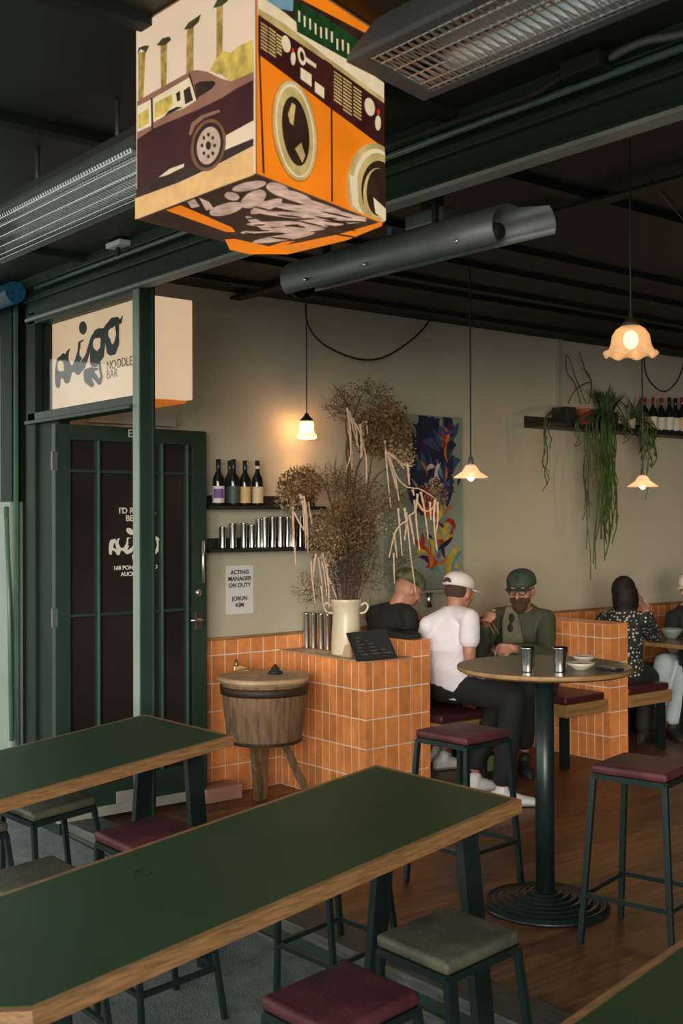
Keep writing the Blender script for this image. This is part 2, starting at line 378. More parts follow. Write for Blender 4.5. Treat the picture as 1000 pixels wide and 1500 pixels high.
# left jamb, transom rail, mullion
xj = PY(73, 500, YF+.09).x; jl = xj-.10
struct(MB().box((jl, YF, gz(jl, YF)-.05), (xj, YF+.09, ZB+.05)).build('trim_door_jamb', M['green_dk'], bevel=.006))
struct(MB().box((xj+.001, YF+.02, gz(jl, YF)), (-5.862, YF+.09, PY(120, 605, YF).z)).build('trim_door_lining', M['green_dk'], bevel=.004))
zr0 = PY(120, 604.5, YF).z; zr1 = PY(120, 592, YF).z
px0 = PY(195.5, 700, YF).x; px1 = PY(205, 700, YF).x; pd = PX(228, 700, px1).y
b = MB(); b.box((jl, YF, zr0), (px0, YF+.10, zr1)); b.box((jl, YF-.02, zr0-.02), (px0, YF+.08, zr0)); b.box((jl, YF, ZB-.02), (px0, YF+.1, ZB+.03))
struct(b.build('trim_transom_rail', M['green'], bevel=.004))
b = MB(); b.box((px0, YF, gz(px0, YF)), (px1, pd, ZB+.03)); b.box((px1, YF+.06, .02), (px1+.012, YF+.075, ZB))
struct(b.build('trim_mullion', M['green'], bevel=.005))
struct(MB().box((px0+.001, YF-.004, gz(px0, YF)), (px1-.002, YF, ZB-.01)).build('trim_mullion_lit_face', M['sage']))  # lighter sheet stands for daylight on the mullion's street-facing side
struct(MB().box((xj, YF+.045, zr1), (px0, YF+.051, ZB-.02)).build('window_1', M['glass']))
# neighbouring shopfront at the far left
a = lambda px: PY(px, 700, YF).x
struct(MB().box((a(19), YF+.05, -.1), (a(53), YF+.2, ZC)).build('trim_dark_column', M['nearblack'], bevel=.01))
struct(MB().box((a(34)-.01, YF+.02, -.1), (a(38), YF+.05, ZC)).build('trim_column_bead', M['green_dk'], bevel=.005))
struct(MB().tube([(a(47), YF+.03, -.05), (a(47), YF+.03, 2.9)], .02, 10).build('trim_drain_pipe', M['blacksteel'], smooth=True))
struct(MB().box((a(22), YF-.01, -.1), (a(24.5), YF+.01, ZC)).build('trim_shopfront_edge', M['green_lt']))
zz = PY(10, 735, YF).z
struct(MB().box((-9, YF, zz), (a(5), YF+.03, PY(5, 490, YF).z)).build('window_2', M['frost']))
struct(MB().box((a(5), YF-.02, zz), (a(22), YF+.1, ZC)).build('trim_shopfront_frame', M['nearblack']))
struct(MB().box((-9, YF-.02, PY(5, 490, YF).z), (a(5), YF+.1, ZC)).build('trim_shopfront_head', M['batten']))
struct(MB().box((-9, YF-.03, -.1), (a(22), YF+.05, zz)).build('wall_shopfront', M['sage'], bevel=.01))
p = [PY(9, 742, YF-.04), PY(14, 900, YF-.04), PY(17, 1085, YF-.04)]
struct(MB().tube([(v.x, YF-.04, v.z) for v in p], .014, 8).build('trim_shopfront_bead', M['green_lt'], smooth=True))

# tiled surfaces ---------------------------------------------------
def tiles(mb, o, u, v, cols, rows, nrm, gap=.0065, th=.0028, off0=0):
    o = Vector(o); u = Vector(u); v = Vector(v); nrm = Vector(nrm); y = 0
    for r in rows:
        x = 0
        for c in cols:
            if x+c > 0:
                p = [o+u*(x+gap/2)+v*(y+gap/2), o+u*(x+c-gap/2)+v*(y+gap/2), o+u*(x+c-gap/2)+v*(y+r-gap/2), o+u*(x+gap/2)+v*(y+r-gap/2)]
                q = [pt+nrm*th+(((p[0]+p[2])/2-pt).normalized()*.002) for pt in p]
                mb.hexa(p, q)
            x += c
        y += r
RH = .168; CT = .84; XF = -5.076; YC = 4.295
rows5 = [RH]*5; rows6 = [RH]*5+[.093]
def uni(total, wdt): n = max(1, round(total/wdt)); return [total/n]*n
# wall wainscot
e = struct(empty('trim_wainscot', (XW, 4.0, 0), '', '')); del e['label']; del e['category']
MB().box((XW, 3.70, 0), (XW+.008, 10.4, .93)).build('grout_bed', M['grout'], e)
t = MB(); tiles(t, (XW+.008, 3.70, 0), (0, 1, 0), (0, 0, 1), uni(6.7, .094), rows6, (1, 0, 0)); t.build('tile_face', M['tile'], e)
MB().box((XW, 3.70, .933), (XW+.022, 10.4, .948)).build('cap_strip', M['oak'], e)
# counter with tile faces
e = empty('tiled_counter', (-5.5, 4.48, 0), 'low orange tiled counter under the cream vase, beside the wooden tub', 'counter')
MB().box((XW+.02, YC+.008, 0), (XF-.008, 4.655, CT-.002)).build('body', M['grout'], e)
t = MB(); tiles(t, (XW+.03, YC+.008, 0), (1, 0, 0), (0, 0, 1), uni(XF-XW-.03, .0705), rows5, (0, -1, 0))
tiles(t, (XF-.008, YC, 0), (0, 1, 0), (0, 0, 1), [.06]+[.0985]*3, rows5, (1, 0, 0)); t.build('tile_face', M['tile'], e)
MB().box((XW+.02, YC-.004, CT-.006), (XF, 4.655, CT+.004)).build('worktop', M['barreltop'], e, bevel=.002)
def divider(y0, y1, xr, lab, zt=.933):
    e = empty('booth_divider', ((XW+xr)/2, (y0+y1)/2, 0), lab, 'booth wall', 'low tiled walls between the booths')
    MB().box((XW+.02, y0+.008, 0), (xr-.008, y1-.008, zt)).build('body', M['grout'], e)
    t = MB(); L = xr-XW-.02
    tiles(t, (XW+.02, y0+.008, 0), (1, 0, 0), (0, 0, 1), uni(L, .0705), rows6, (0, -1, 0))
    tiles(t, (XW+.02, y1-.008, 0), (1, 0, 0), (0, 0, 1), uni(L, .0705), rows6, (0, 1, 0))
    tiles(t, (xr-.008, y0, 0), (0, 1, 0), (0, 0, 1), uni(y1-y0, .085), rows6, (1, 0, 0)); t.build('tile_face', M['tile'], e)
    MB().box((XW+.02, y0, zt-.001), (xr, y1, zt+.006)).build('cap', M['tile'], e, bevel=.002)
    return e
divider(4.66, 4.81, XF, 'low orange tiled booth wall beside the man in the white T-shirt')
divider(6.40, 6.60, -4.985, 'low orange tiled booth wall between the green-capped man and the dotted blouse')

# ================================================================== HANGING SIGNS
def poly_group(e, name, m, polys, fn, off):
    """flat printed shapes lying on one face"""
    mb = MB()
    for P in polys: mb.face([fn(x, y)+off for x, y in P])
    return mb.build(name, m, e, fix=False)
def ellp(cx, cy, rx, ry, rot=0, n=40, clip=None):
    c, s = math.cos(rot), math.sin(rot); out = []
    for k in range(n):
        a = 2*math.pi*k/n; x = rx*math.cos(a); y = ry*math.sin(a); X = cx+x*c-y*s; Y = cy+x*s+y*c
        if clip: X = min(X, clip); Y = min(Y, 601+(X-465)*.398)
        out.append((X, Y))
    return out
zb = 2.47; cA = PZ(375.3, 254, zb); cL = PZ(201, 321, zb); cR = PZ(560, 327.6, zb); cB = PZ(395, 371, zb)
e = empty('lightbox_cube', ((cA+cB)/2)[:], 'glowing cube lightbox under the canopy printed with a vintage car and orange washing machines', 'lightbox')
MB().hexa([cA, cR, cB, cL], [Vector((p.x, p.y, ZS-.003)) for p in (cA, cR, cB, cL)]).build('box_body', lit('cube_edge', (.30, .16, .06), .5), e)
cen = (cA+cB)/2
def nrm(p, q):
    n = (q-p).cross(Vector((0, 0, 1))).normalized()
    return n if n.dot((p+q)/2-cen) > 0 else -n
nL = nrm(cA, cL); nR = nrm(cA, cR)
def S(x, y): return (180+x/2.381, y/2.381)
fL = lambda x, y: PL(*S(x, y), cA, nL); fR = lambda x, y: PL(*S(x, y), cA, nR); fB = lambda x, y: PZ(*S(x, y), zb)
ZT = ZS-.01
def facequad(p, q, n, off): return [p+n*off, q+n*off, Vector((q.x, q.y, ZT))+n*off, Vector((p.x, p.y, ZT))+n*off]
G = .9
L_ = {k: lit('print_'+k, c, G, var=v, scale=s) for k, c, v, s in (
    ('cream', (.72, .54, .37), .06, 6), ('palm', (.36, .22, .06), .5, 40), ('frond', (.05, .045, .015), .5, 60), ('yellow', (.55, .38, .08), .45, 30),
    ('rose', (.26, .12, .075), .2, 8), ('maroon', (.045, .010, .008), .3, 8), ('tan', (.70, .40, .15), .15, 22), ('dark', (.030, .014, .008), .4, 12),
    ('rim', (.50, .33, .24), .3, 30), ('orange', (.82, .20, .008), .12, 5), ('gold', (.50, .36, .13), .35, 12), ('goldl', (.72, .58, .36), .1, 20),
    ('crate', (.012, .045, .012), .4, 30), ('blue', (.16, .28, .34), .2, 20), ('red', (.55, .03, .01), .1, 20), ('fish', (.50, .33, .25), .4, 22), ('orange_d', (.50, .13, .01), .2, 12), ('tyre', (.16, .075, .03), .4, 20))}
class Print:
    """one printed face: every colour of the picture lies in the same thin sheet"""
    def __init__(s, name, quad, m): s.name = name; s.mb = MB(); s.mats = [m]; s.mb.face(quad)
    def build(s, parent):
        o = s.mb.build(s.name, L_[s.mats[0]], parent, fix=False)
        for m in s.mats[1:]: o.data.materials.append(L_[m])
        return o
def lay(pr, name, m, polys, fn, n, i):
    if m not in pr.mats: pr.mats.append(m)
    for P in polys:
        f = pr.mb.face([fn(x, y)+n*(.002+.0006*i) for x, y in P])
        if f: f.material_index = pr.mats.index(m)
car = Print('car_picture', facequad(cL, cA, nL, .002), 'cream')
lay(car, 'palm_trunks', 'palm', [[(56, 185), (82, 180), (74, 345), (56, 350)], [(133, 150), (157, 140), (155, 298), (136, 306)], [(226, 95), (250, 80), (249, 255), (223, 268)], [(330, 15), (352, 5), (350, 245), (328, 262)]], fL, nL, 1)
lay(car, 'palm_fronds', 'frond', [[(54, 190), (66, 172), (84, 185), (96, 160), (78, 160), (58, 168)], [(120, 160), (140, 135), (166, 128), (172, 140), (150, 160)], [(216, 105), (232, 80), (262, 60), (276, 50), (268, 78), (244, 100)], [(318, 30), (330, 5), (340, -20), (366, -30), (370, 5), (348, 22)]], fL, nL, 2)
lay(car, 'bushes', 'yellow', [[(306, 250), (322, 215), (352, 178), (380, 185), (410, 160), (458, 140), (461, 250), (380, 290), (350, 262)]], fL, nL, 2)
lay(car, 'car_roof', 'rose', [[(54, 354), (110, 322), (180, 283), (238, 250), (262, 245), (300, 252), (345, 275), (382, 285), (461, 251), (461, 286), (400, 312), (350, 345), (262, 388), (110, 452), (54, 492)]], fL, nL, 3)
lay(car, 'car_side', 'maroon', [[(54, 488), (110, 450), (262, 385), (350, 343), (400, 310), (461, 280), (461, 422), (372, 472), (300, 560), (240, 600), (120, 640), (54, 668)]], fL, nL, 4)
lay(car, 'car_windows', 'goldl', [[(110, 345), (236, 272), (264, 350), (216, 380), (170, 395), (112, 428)], [(56, 372), (104, 348), (104, 440), (56, 462)]], fL, nL, 5)
lay(car, 'window_reflection', 'yellow', [[(118, 362), (176, 330), (182, 365), (150, 402), (118, 415)], [(60, 400), (96, 380), (98, 430), (60, 450)]], fL, nL, 6)
lay(car, 'car_interior', 'dark', [[(256, 298), (276, 286), (322, 284), (331, 294), (316, 312), (266, 344)], [(218, 318), (240, 302), (252, 352), (224, 366)], [(150, 410), (166, 388), (196, 374), (216, 376), (170, 398)], [(104, 345), (110, 342), (112, 452), (106, 456)], [(192, 328), (206, 318), (208, 350), (196, 358)], [(236, 262), (241, 258), (268, 350), (264, 354)]], fL, nL, 7)
lay(car, 'ground', 'tan', [[(48, 692), (200, 640), (330, 580), (461, 512), (461, 612), (280, 676), (48, 766)]], fL, nL, 5)
lay(car, 'road_light', 'cream', [[(366, 474), (461, 422), (461, 484), (364, 524)], [(130, 620), (170, 590), (220, 572), (218, 584), (160, 612)]], fL, nL, 6)
lay(car, 'shadow', 'dark', [[(52, 662), (170, 612), (364, 524), (461, 484), (461, 510), (330, 578), (200, 638), (52, 692)]], fL, nL, 5.5)
lay(car, 'wheel_arch', 'rose', [[(236, 470), (246, 430), (280, 404), (340, 384), (346, 392), (290, 414), (258, 440), (244, 474)]], fL, nL, 6)
lay(car, 'tyre', 'tyre', [ellp(305, 508, 60, 92, .18)], fL, nL, 7)
lay(car, 'tyre_wall', 'dark', [ellp(306, 508, 51, 80, .18)], fL, nL, 8)
lay(car, 'wheel_rim', 'rim', [ellp(307, 510, 40, 66, .18)], fL, nL, 9)
lay(car, 'rim_holes', 'dark', [ellp(307+22*math.cos(a), 510+38*math.sin(a), 5, 7) for a in [k*math.pi/4 for k in range(8)]]+[ellp(307, 510, 9, 15)], fL, nL, 10)
car.build(e); wm = Print('laundry_picture', facequad(cA, cR, nR, .002), 'orange')
lay(wm, 'background', 'dark', [[(467, -80), (907, 150), (907, 300), (467, 30)]], fR, nR, 1)
lay(wm, 'counter_top', 'goldl', [[(467, -20), (560, 45), (640, 110), (750, 180), (907, 290), (907, 362), (700, 212), (467, 55)]], fR, nR, 2)
lay(wm, 'counter_lip', 'gold', [[(467, 30), (560, 85), (700, 195), (907, 345), (907, 362), (700, 212), (467, 52)]], fR, nR, 3)
lay(wm, 'blue_cloth', 'blue', [[(480, -30), (590, -5), (588, 40), (540, 32), (500, 5)]], fR, nR, 3)
lay(wm, 'control_band', 'maroon', [[(467, 52), (700, 212), (907, 360), (907, 512), (720, 380), (467, 184)]], fR, nR, 3)
lay(wm, 'crate', 'crate', [[(592, 0), (700, 60), (850, 165), (850, 246), (760, 200), (602, 112)]], fR, nR, 4)
rr = random.Random(3)
lay(wm, 'crate_bottles', 'goldl', [[(x, y-20), (x+7, y-16), (x+7, y+22), (x, y+18)] for x, y in [(605+i*19, 62+i*12.5+rr.uniform(-8, 8)) for i in range(13)]], fR, nR, 5)
lay(wm, 'crate_slats', 'crate', [[(x, y-50), (x+4, y-47), (x+6, y+32), (x+2, y+30)] for x, y in [(600+i*19, 62+i*12.5) for i in range(14)]], fR, nR, 6)
lines = []
for cx, cy, n, wd in ((475, 78, 8, 24), (503, 96, 8, 24), (530, 118, 6, 18), (730, 248, 9, 28), (762, 270, 10, 30), (798, 300, 9, 28)):
    for k in range(n):
        y = cy+k*12; lines.append([(cx, y), (cx+wd, y+wd*.72), (cx+wd, y+wd*.72+6), (cx, y+6)])
lay(wm, 'printed_instructions', 'gold', lines, fR, nR, 5)
lay(wm, 'dials', 'goldl', [ellp(563, 155, 15, 30, -.2), ellp(618, 198, 13, 32, -.2), ellp(588, 205, 8, 24), ellp(855, 374, 17, 32, -.2), ellp(884, 430, 10, 26), [(614, 236), (652, 262), (652, 304), (614, 276)], [(632, 200), (668, 226), (668, 240), (632, 216)], [(664, 285), (696, 308), (696, 346), (664, 322)]], fR, nR, 5)
lay(wm, 'dial_eyes', 'dark', [ellp(618, 198, 7, 18, -.2)], fR, nR, 6)
lay(wm, 'red_lamps', 'red', [ellp(586, 178, 4, 8), ellp(885, 392, 5, 10)], fR, nR, 6)
lay(wm, 'seams', 'maroon', [[(718, 378), (724, 382), (726, 706), (720, 704)], [(466, 184), (472, 188), (488, 608), (480, 604)], [(696, 208), (724, 228), (724, 384), (698, 350)], [(467, 182), (907, 508), (907, 520), (467, 192)]], fR, nR, 6)
lay(wm, 'door_ring_dark', 'orange_d', [ellp(593, 458, 78, 180, -.13)], fR, nR, 3)
lay(wm, 'door_ring', 'gold', [ellp(592, 457, 74, 176, -.13), ellp(866, 650, 92, 150, 0, clip=906)], fR, nR, 7)
lay(wm, 'door_highlight', 'goldl', [ellp(592, 457, 66, 165, -.13), ellp(872, 652, 78, 132, 0, clip=906)], fR, nR, 8)
lay(wm, 'door_inner', 'gold', [ellp(592, 460, 60, 156, -.13), ellp(876, 655, 70, 120, 0, clip=906)], fR, nR, 9)
lay(wm, 'door_glass', 'dark', [ellp(593, 460, 46, 122, -.13), ellp(882, 662, 60, 100, 0, clip=906)], fR, nR, 10)
lay(wm, 'door_reflection', 'gold', [[(566, 400), (580, 360), (592, 370), (584, 440), (572, 430)], [(590, 520), (612, 500), (626, 545), (616, 570)], ellp(876, 680, 48, 92, 0, clip=906)], fR, nR, 11)
lay(wm, 'door_drum', 'dark', [ellp(880, 672, 41, 82, 0, clip=906), [(574, 440), (590, 450), (596, 520), (584, 500)]], fR, nR, 12)
lay(wm, 'door_latch', 'goldl', [[(778, 610), (806, 620), (812, 735), (790, 720)], [(862, 690), (906, 730), (906, 772), (870, 745)]], fR, nR, 13)
wm.build(e); dz = Vector((0, 0, -1)); bt = Print('fish_picture', [p+dz*.002 for p in (cA, cL, cB, cR)], 'dark')
lay(bt, 'orange_border', 'orange', [[(902, 770), (904, 784), (780, 835), (575, 884), (440, 882), (470, 868), (620, 842), (760, 812)], [(150, 730), (200, 712), (380, 790), (392, 806), (360, 806)], [(356, 832), (390, 830), (560, 868), (580, 882), (440, 884), (372, 868)], [(470, 870), (560, 840), (600, 838), (500, 876)]], fB, dz, 1)
fs = [[(225, 700), (250, 690), (268, 715), (240, 722)], [(265, 685), (300, 700), (318, 725), (290, 730)]]
fs += [ellp(360, 725, 60, 20, -.25), ellp(455, 690, 48, 26, -.5), ellp(440, 645, 60, 15, -.2), ellp(540, 655, 42, 20, .3), ellp(600, 680, 60, 16, .3), ellp(500, 715, 60, 16, -.4), ellp(380, 680, 26, 14, .2)]
for k, (cx, cy, ln, an) in enumerate(((640, 700, 130, .28), (620, 725, 150, .18), (640, 750, 170, .08), (600, 778, 170, 0), (560, 800, 150, -.05), (700, 770, 150, -.03), (560, 825, 110, -.15), (720, 735, 110, .2), (780, 755, 70, .05), (480, 780, 60, .5))): fs.append(ellp(cx, cy, ln, 11, an))
lay(bt, 'silver_fish', 'fish', fs, fB, dz, 2)
lay(bt, 'fish_shadows', 'dark', [ellp(600+rr.uniform(-150, 190), 770+rr.uniform(-65, 60), rr.uniform(20, 60), 3.2, rr.uniform(-.1, .25)) for _ in range(26)], fB, dz, 3)
bt.build(e)

# shop sign behind the transom glass
YS = YF+.10; sx1 = PY(212, 500, YS).x; sz0 = PX(282, 586, sx1).z; sz1 = min(PX(280, 433, sx1).z, ZB-.005); sy1 = PX(282, 500, sx1).y
e = empty('shop_lightbox_sign', ((XW+sx1)/2, (YS+sy1)/2, sz0), 'cream lightbox reading aigo noodle bar behind the glass above the door', 'sign')
sx0 = PY(73, 520, YS).x
sy1 = min(sy1, 3.24)
MB().box((sx0, YS, sz0), (sx1, sy1, sz1)).build('light_panel', lit('sign_cream', (.64, .44, .28), .92, var=.03, scale=3), e, bevel=.006)
b = MB()
for k in range(14):
    x0 = sx0+.02+k*(sx1-sx0-.04)/14; b.box((x0, YS+.01, sz0-.014), (x0+.045, sy1-.01, sz0))
b.build('underside_slats', lit('sign_orange', (.65, .16, .015), .6), e)
def SG(x, y): return PY(x/4, 360+y/4, YS-.002)
KK = [0]
def stroke(mb, pts, fn, n=(0, -1, 0), k0=10):
    out = [(x, y, r) for x, y, r in pts]
    nn = (fn(0, 100)-fn(0, 0)).cross(fn(100, 0)-fn(0, 0)).normalized()
    if nn.dot(fn(0, 0)-CAM) > 0: nn = -nn
    def up_(v): KK[0] += 1; return [q+nn*KK[0]*2.5e-5 for q in v]
    for x, y, r in out: mb.face(up_([fn(px, py) for px, py in ellp(x, y, r, r*1.12, n=18)]))
    for (x, y, r), (X, Y, R) in zip(out, out[1:]):
        d = math.hypot(X-x, Y-y) or 1; nx_, ny_ = -(Y-y)/d, (X-x)/d
        mb.face(up_([fn(x+nx_*r, y+ny_*r), fn(X+nx_*R, Y+ny_*R), fn(X-nx_*R, Y-ny_*R), fn(x-nx_*r, y-ny_*r)]))
STR = [[(374, 645, 12), (356, 675, 22), (346, 730, 21), (342, 780, 17), (342, 818, 14)], [(374, 645, 14), (392, 690, 20), (402, 735, 24), (395, 785, 20)], [(352, 750, 22), (392, 765, 22)],
       [(410, 607, 4), (398, 625, 8), (392, 670, 12), (404, 715, 22), (432, 722, 18), (452, 690, 14), (470, 660, 12)],
       [(490, 553, 4), (468, 568, 7), (466, 620, 9), (458, 670, 16), (448, 715, 24), (460, 738, 18), (484, 705, 20), (506, 660, 14), (524, 605, 10), (545, 548, 14), (575, 515, 24)],
       [(585, 508, 22), (556, 535, 18), (542, 580, 14), (552, 630, 22), (556, 685, 24)], [(590, 505, 20), (608, 545, 14), (604, 600, 14), (588, 640, 26), (560, 690, 20)],
       [(585, 680, 7), (592, 730, 7), (600, 770, 8), (586, 800, 14)], [(575, 722, 6), (540, 728, 16), (514, 745, 22), (520, 785, 24), (540, 812, 16)], [(535, 745, 22), (560, 768, 16), (580, 795, 12)],
       [(590, 500, 14), (618, 502, 18), (640, 478, 22), (668, 445, 22), (688, 436, 18), (708, 448, 10), (718, 425, 5), (721, 412, 3)], [(645, 475, 20), (632, 525, 13), (640, 575, 18), (655, 615, 26)], [(690, 455, 14), (694, 520, 9), (688, 575, 16), (665, 615, 24)]]
b = MB()
for s_ in STR: stroke(b, s_, SG)
KK[0] = 0
b.face([SG(x, y) for x, y in ellp(488, 482, 23, 39)])
lg = b.build('aigo_logo', mat('sign_black', (.012, .018, .014), .5), e, fix=False)
b = MB()
for c in ((361, 706, 19, 32), (572, 577, 22, 35), (663, 517, 23, 34)): b.face([SG(x, y)+Vector((0, -.004, 0)) for x, y in ellp(*c)])
for s_ in ([(478, 610, 5), (480, 640, 8), (494, 650, 5), (510, 622, 4)],): stroke(b, s_, lambda x, y: SG(x, y)+Vector((0, -.004, 0)))
b.build('logo_counters', lit('sign_cream_b', (.64, .44, .28), .92, var=.02), lg, fix=False)
p = SG(626, 730); q = SG(626, 782)
text('NOODLE', .066, p, (1, 0, 0), (0, 0, 1), M['ink'], 'noodle_lettering', e, bold=-.0006); text('BAR', .066, q, (1, 0, 0), (0, 0, 1), M['ink'], 'bar_lettering', e, bold=-.0006)

# glazed green door, open against the wall
XD = -5.80; dy0 = PX(81, 700, XD).y; dy1 = PX(303, 900, XD).y; dzt = PX(301, 632, XD).z; dzb = .055
e = empty('door_2', (XD, dy0, 0), 'tall dark green glazed door standing open against the left wall', 'door'); struct(e); del e['category']; del e['label']
def dY(px): return PX(px, 900, XD).y
def dZ(py, px=200): return PX(px, py, XD).z
st0 = dY(104); st1 = dY(282); zt = dZ(646, 150); zbt = dZ(1140, 150)
b = MB(); b.box((XD-.045, dy0, dzb), (XD, st0, dzt)); b.box((XD-.045, st1, dzb), (XD, dy1, dzt)); b.box((XD-.045, st0, zt), (XD, st1, dzt)); b.box((XD-.045, st0, dzb), (XD, st1, zbt))
b.build('door_frame', M['green'], e, bevel=.003)
MB().box((XD-.03, st0, zbt), (XD-.02, st1, zt)).build('door_pane', M['door_pane'], e)
b = MB()
for px in (145, 238, 275): y = dY(px); b.box((XD-.03, y-.011, zbt), (XD+.002, y+.011, zt))
for py in (692, 897): z = dZ(py, 200); b.box((XD-.03, st0, z-.009), (XD, st1, z+.009))
b.build('glazing_bars', M['green'], e, bevel=.003)
b = MB()
for px in (145, 238, 275): y = dY(px); b.box((XD-.004, y-.009, zbt), (XD+.005, y+.002, zt))
b.build('bar_beads', M['green_lt'], e)
MB().box((XD-.05, dy0+.01, 0.03), (XD+.012, dy1, .085)).build('weather_bar', M['whitep'], e, bevel=.004)
p = PX(170, 1152, XD); q = PX(199, 1172, XD); MB().box((XD, p.y, q.z), (XD+.006, q.y, p.z-.03)).build('kick_plate', M['whitep'], e)
for pz in (675, 905):
    z = dZ(pz, 85); MB().box((XD-.01, dy0-.02, z-.05), (XD+.004, dy0+.012, z+.05)).build('hinge', M['alu_d'], e)
y = dY(291); z0 = dZ(855, 291); z1 = dZ(790, 291)
MB().tube([(XD, y, z0+.01), (XD+.05, y, z0+.01), (XD+.05, y, z1-.01), (XD, y, z1-.01)], .009, 8).build('pull_handle', M['chrome'], e, smooth=True)
z = dZ(868, 291); MB().lathe([(0, .012), (.018, .012), (.02, .006), (.022, 0)], (XD, y, z), axis=(1, 0, 0)).build('lock_cylinder', M['chrome'], e, smooth=True)
z = dZ(910, 288); MB().box((XD, y-.022, z-.05), (XD+.006, y+.022, z+.05)).build('handle_plate', M['chrome'], e)
MB().tube([(XD, y, z+.01), (XD+.045, y, z+.01), (XD+.045, y-.08, z+.01)], .008, 8).build('lever_handle', M['chrome'], e, smooth=True)
yd = (0, 1, 0)
def DT(s, size, px, py, **k): q = PX(px, py, XD-.018); return text(s, size, (XD-.0185, q.y, q.z), yd, (0, 0, 1), M['lettering'], 'door_lettering', e, **k)
DT("I'D RATHER", .046, 174, 752, bold=.0008); DT("BE AT", .046, 184, 763, bold=.0008); DT("168 PONSONBY RD", .032, 166, 835, bold=.0008); DT("AUCKLAND", .032, 177, 844, bold=.0008)
q = PX(187, 640, XD+.001); text('EXIT', .062, (XD+.0006, q.y, q.z), yd, (0, 0, 1), M['lettering'], 'exit_lettering', e)
b = MB(); KK[0] = 0
LO = PX(158, 812, XD-.0185)
def DL(x, y):      # same word mark, laid level and small on the glass
    u = (x-324)/400; v = (835-(y+(x-324)*.62))/400
    return Vector((XD-.0185, LO.y+u*.34, LO.z+v*.20))
for s_ in STR: stroke(b, [(x, y, r_*.72) for x, y, r_ in s_], DL)
b.face([DL(x, y) for x, y in ellp(488, 482, 30, 36)])
b.build('aigo_logo', M['lettering'], e, fix=False)
MB().box((XW+.02, PY(128, 612, YF+.2).y, 2.20), (XW+.08, YF+.75, 2.27)).build('wall_rail', M['whitep'], None)['kind'] = 'structure'

# ================================================================== LAMPS
def bulb(e, c, r=.018, s=14, name='bulb'):
    MB().ell(c, (r, r, r*1.25)).build(name, LB, e, smooth=True)
LB = lit('bulb_glow', (1, .72, .38), 9, var=0)
def lamp_light(name, loc, power, col=(1, .62, .30), r=.03):
    l = D.lights.new(name, 'POINT'); l.energy = power; l.color = col; l.shadow_soft_size = r
    o = D.objects.new(name, l); COL.objects.link(o); o.location = loc; return o
def shade_mat(name, col, s, tr=.5):
    m = mat(name, col, .25, var=.03); N = m.node_tree.nodes; K = m.node_tree.links; b = N['Principled BSDF']; b.inputs['Emission Color'].default_value = (1, .62, .30, 1); b.inputs['Emission Strength'].default_value = s
    t_ = N.new('ShaderNodeBsdfTransparent'); x = N.new('ShaderNodeMixShader'); x.inputs['Fac'].default_value = tr
    K.new(b.outputs['BSDF'], x.inputs[1]); K.new(t_.outputs['BSDF'], x.inputs[2]); K.new(x.outputs['Shader'], N['Material Output'].inputs['Surface']); return m
SH1 = shade_mat('ribbed_glass', (.95, .80, .55), .5, .55); SH2 = shade_mat('lit_glass_shade', (.8, .6, .4), .5, .15); SH3 = shade_mat('ruffled_glass', (.75, .45, .22), .32, .42)
# small ribbed glass pendant close to the wall
X1 = -5.78; q = PX(449, 606, X1); c = Vector((q.x, q.y, q.z)); k = (PX(449, 640, X1)-q).length/34
e = empty('pendant_lamp', c[:], 'small ribbed glass pendant glowing against the wall above the wine bottles', 'lamp')
MB().tube([c, (c.x, c.y, ZC)], .004, 6).build('cord', M['cord'], e)
MB().lathe([(0, 2*k), (3*k, 0), (4*k, -3*k), (10*k, -9*k), (10*k, -11*k), (0, -11*k)], c, 16).build('lamp_cap', M['blacksteel'], e, smooth=True)
MB().lathe([(9*k, -11*k), (9.5*k, -14*k), (10*k, -24*k), (11.5*k, -29*k), (14*k, -31*k), (14*k, -36*k), (11*k, -37*k)], c, 40, ripple=lambda j, a: (.35*k*math.cos(20*a), 0)).build('lamp_shade', SH1, e, smooth=True, solid=.002)
bulb(e, c+Vector((0, 0, -20*k)), 5*k); lamp_light('lamp_glow', c+Vector((0, 0, -20*k)), 24, (1, .50, .20))
# swag of spare cord on the wall
def swag(e, a, lo, b, n=24, X=XW+.015, name='cord_loop'):
    pts = cubic([PX(x, y, X) for x, y in [a]+lo+[b]], 6); return MB().tube(pts, .0065, 6).build(name, M['cord'], e, smooth=True)
swag(e, (447, 446), [(452, 478), (475, 505), (520, 525), (560, 524), (600, 500), (625, 475)], (632, 458), X=X1+.02)
# conical shade
def cone_lamp(P0, rad, label, lp=4.0, top=None):
    e = empty('pendant_lamp', P0[:], label, 'lamp', 'small pendants with shallow glass shades'); r = rad
    MB().tube([P0+Vector((0, 0, .05)), Vector((P0.x, P0.y, ZC)) if top is None else top], .0045, 6).build('cord', M['cord'], e)
    MB().lathe([(0, .06), (.012, .055), (.018, .02), (.02, 0), (0, 0)], P0, 12).build('lamp_cap', M['alu_d'], e, smooth=True)
    MB().lathe([(.018, .012), (.03, .004), (r*.5, -r*.28), (r, -r*.62)], P0, 32).build('lamp_shade', SH2, e, smooth=True, solid=.004)
    bulb(e, P0+Vector((0, 0, -r*.55)), .022); lamp_light('lamp_glow', P0+Vector((0, 0, -r*.6-.02)), lp); return e
q = PZ(688, 395, ZC); dd = (q-CAM).dot(f2); P0 = PD(695, 684, dd); P0 = Vector((q.x, q.y, P0.z))
cone_lamp(P0, 25*dd/F, 'shallow glass pendant beside the painting over the first booth')
P0 = PD(941, 699, 8.0); cone_lamp(P0, 22*8.0/F, 'shallow glass pendant hanging below the plant shelf, lowest right'); swag(D.objects['pendant_lamp.002'], (943, 520), [(946, 548), (960, 568), (975, 573), (990, 560), (999, 540)], (1003, 520), X=-5.6)
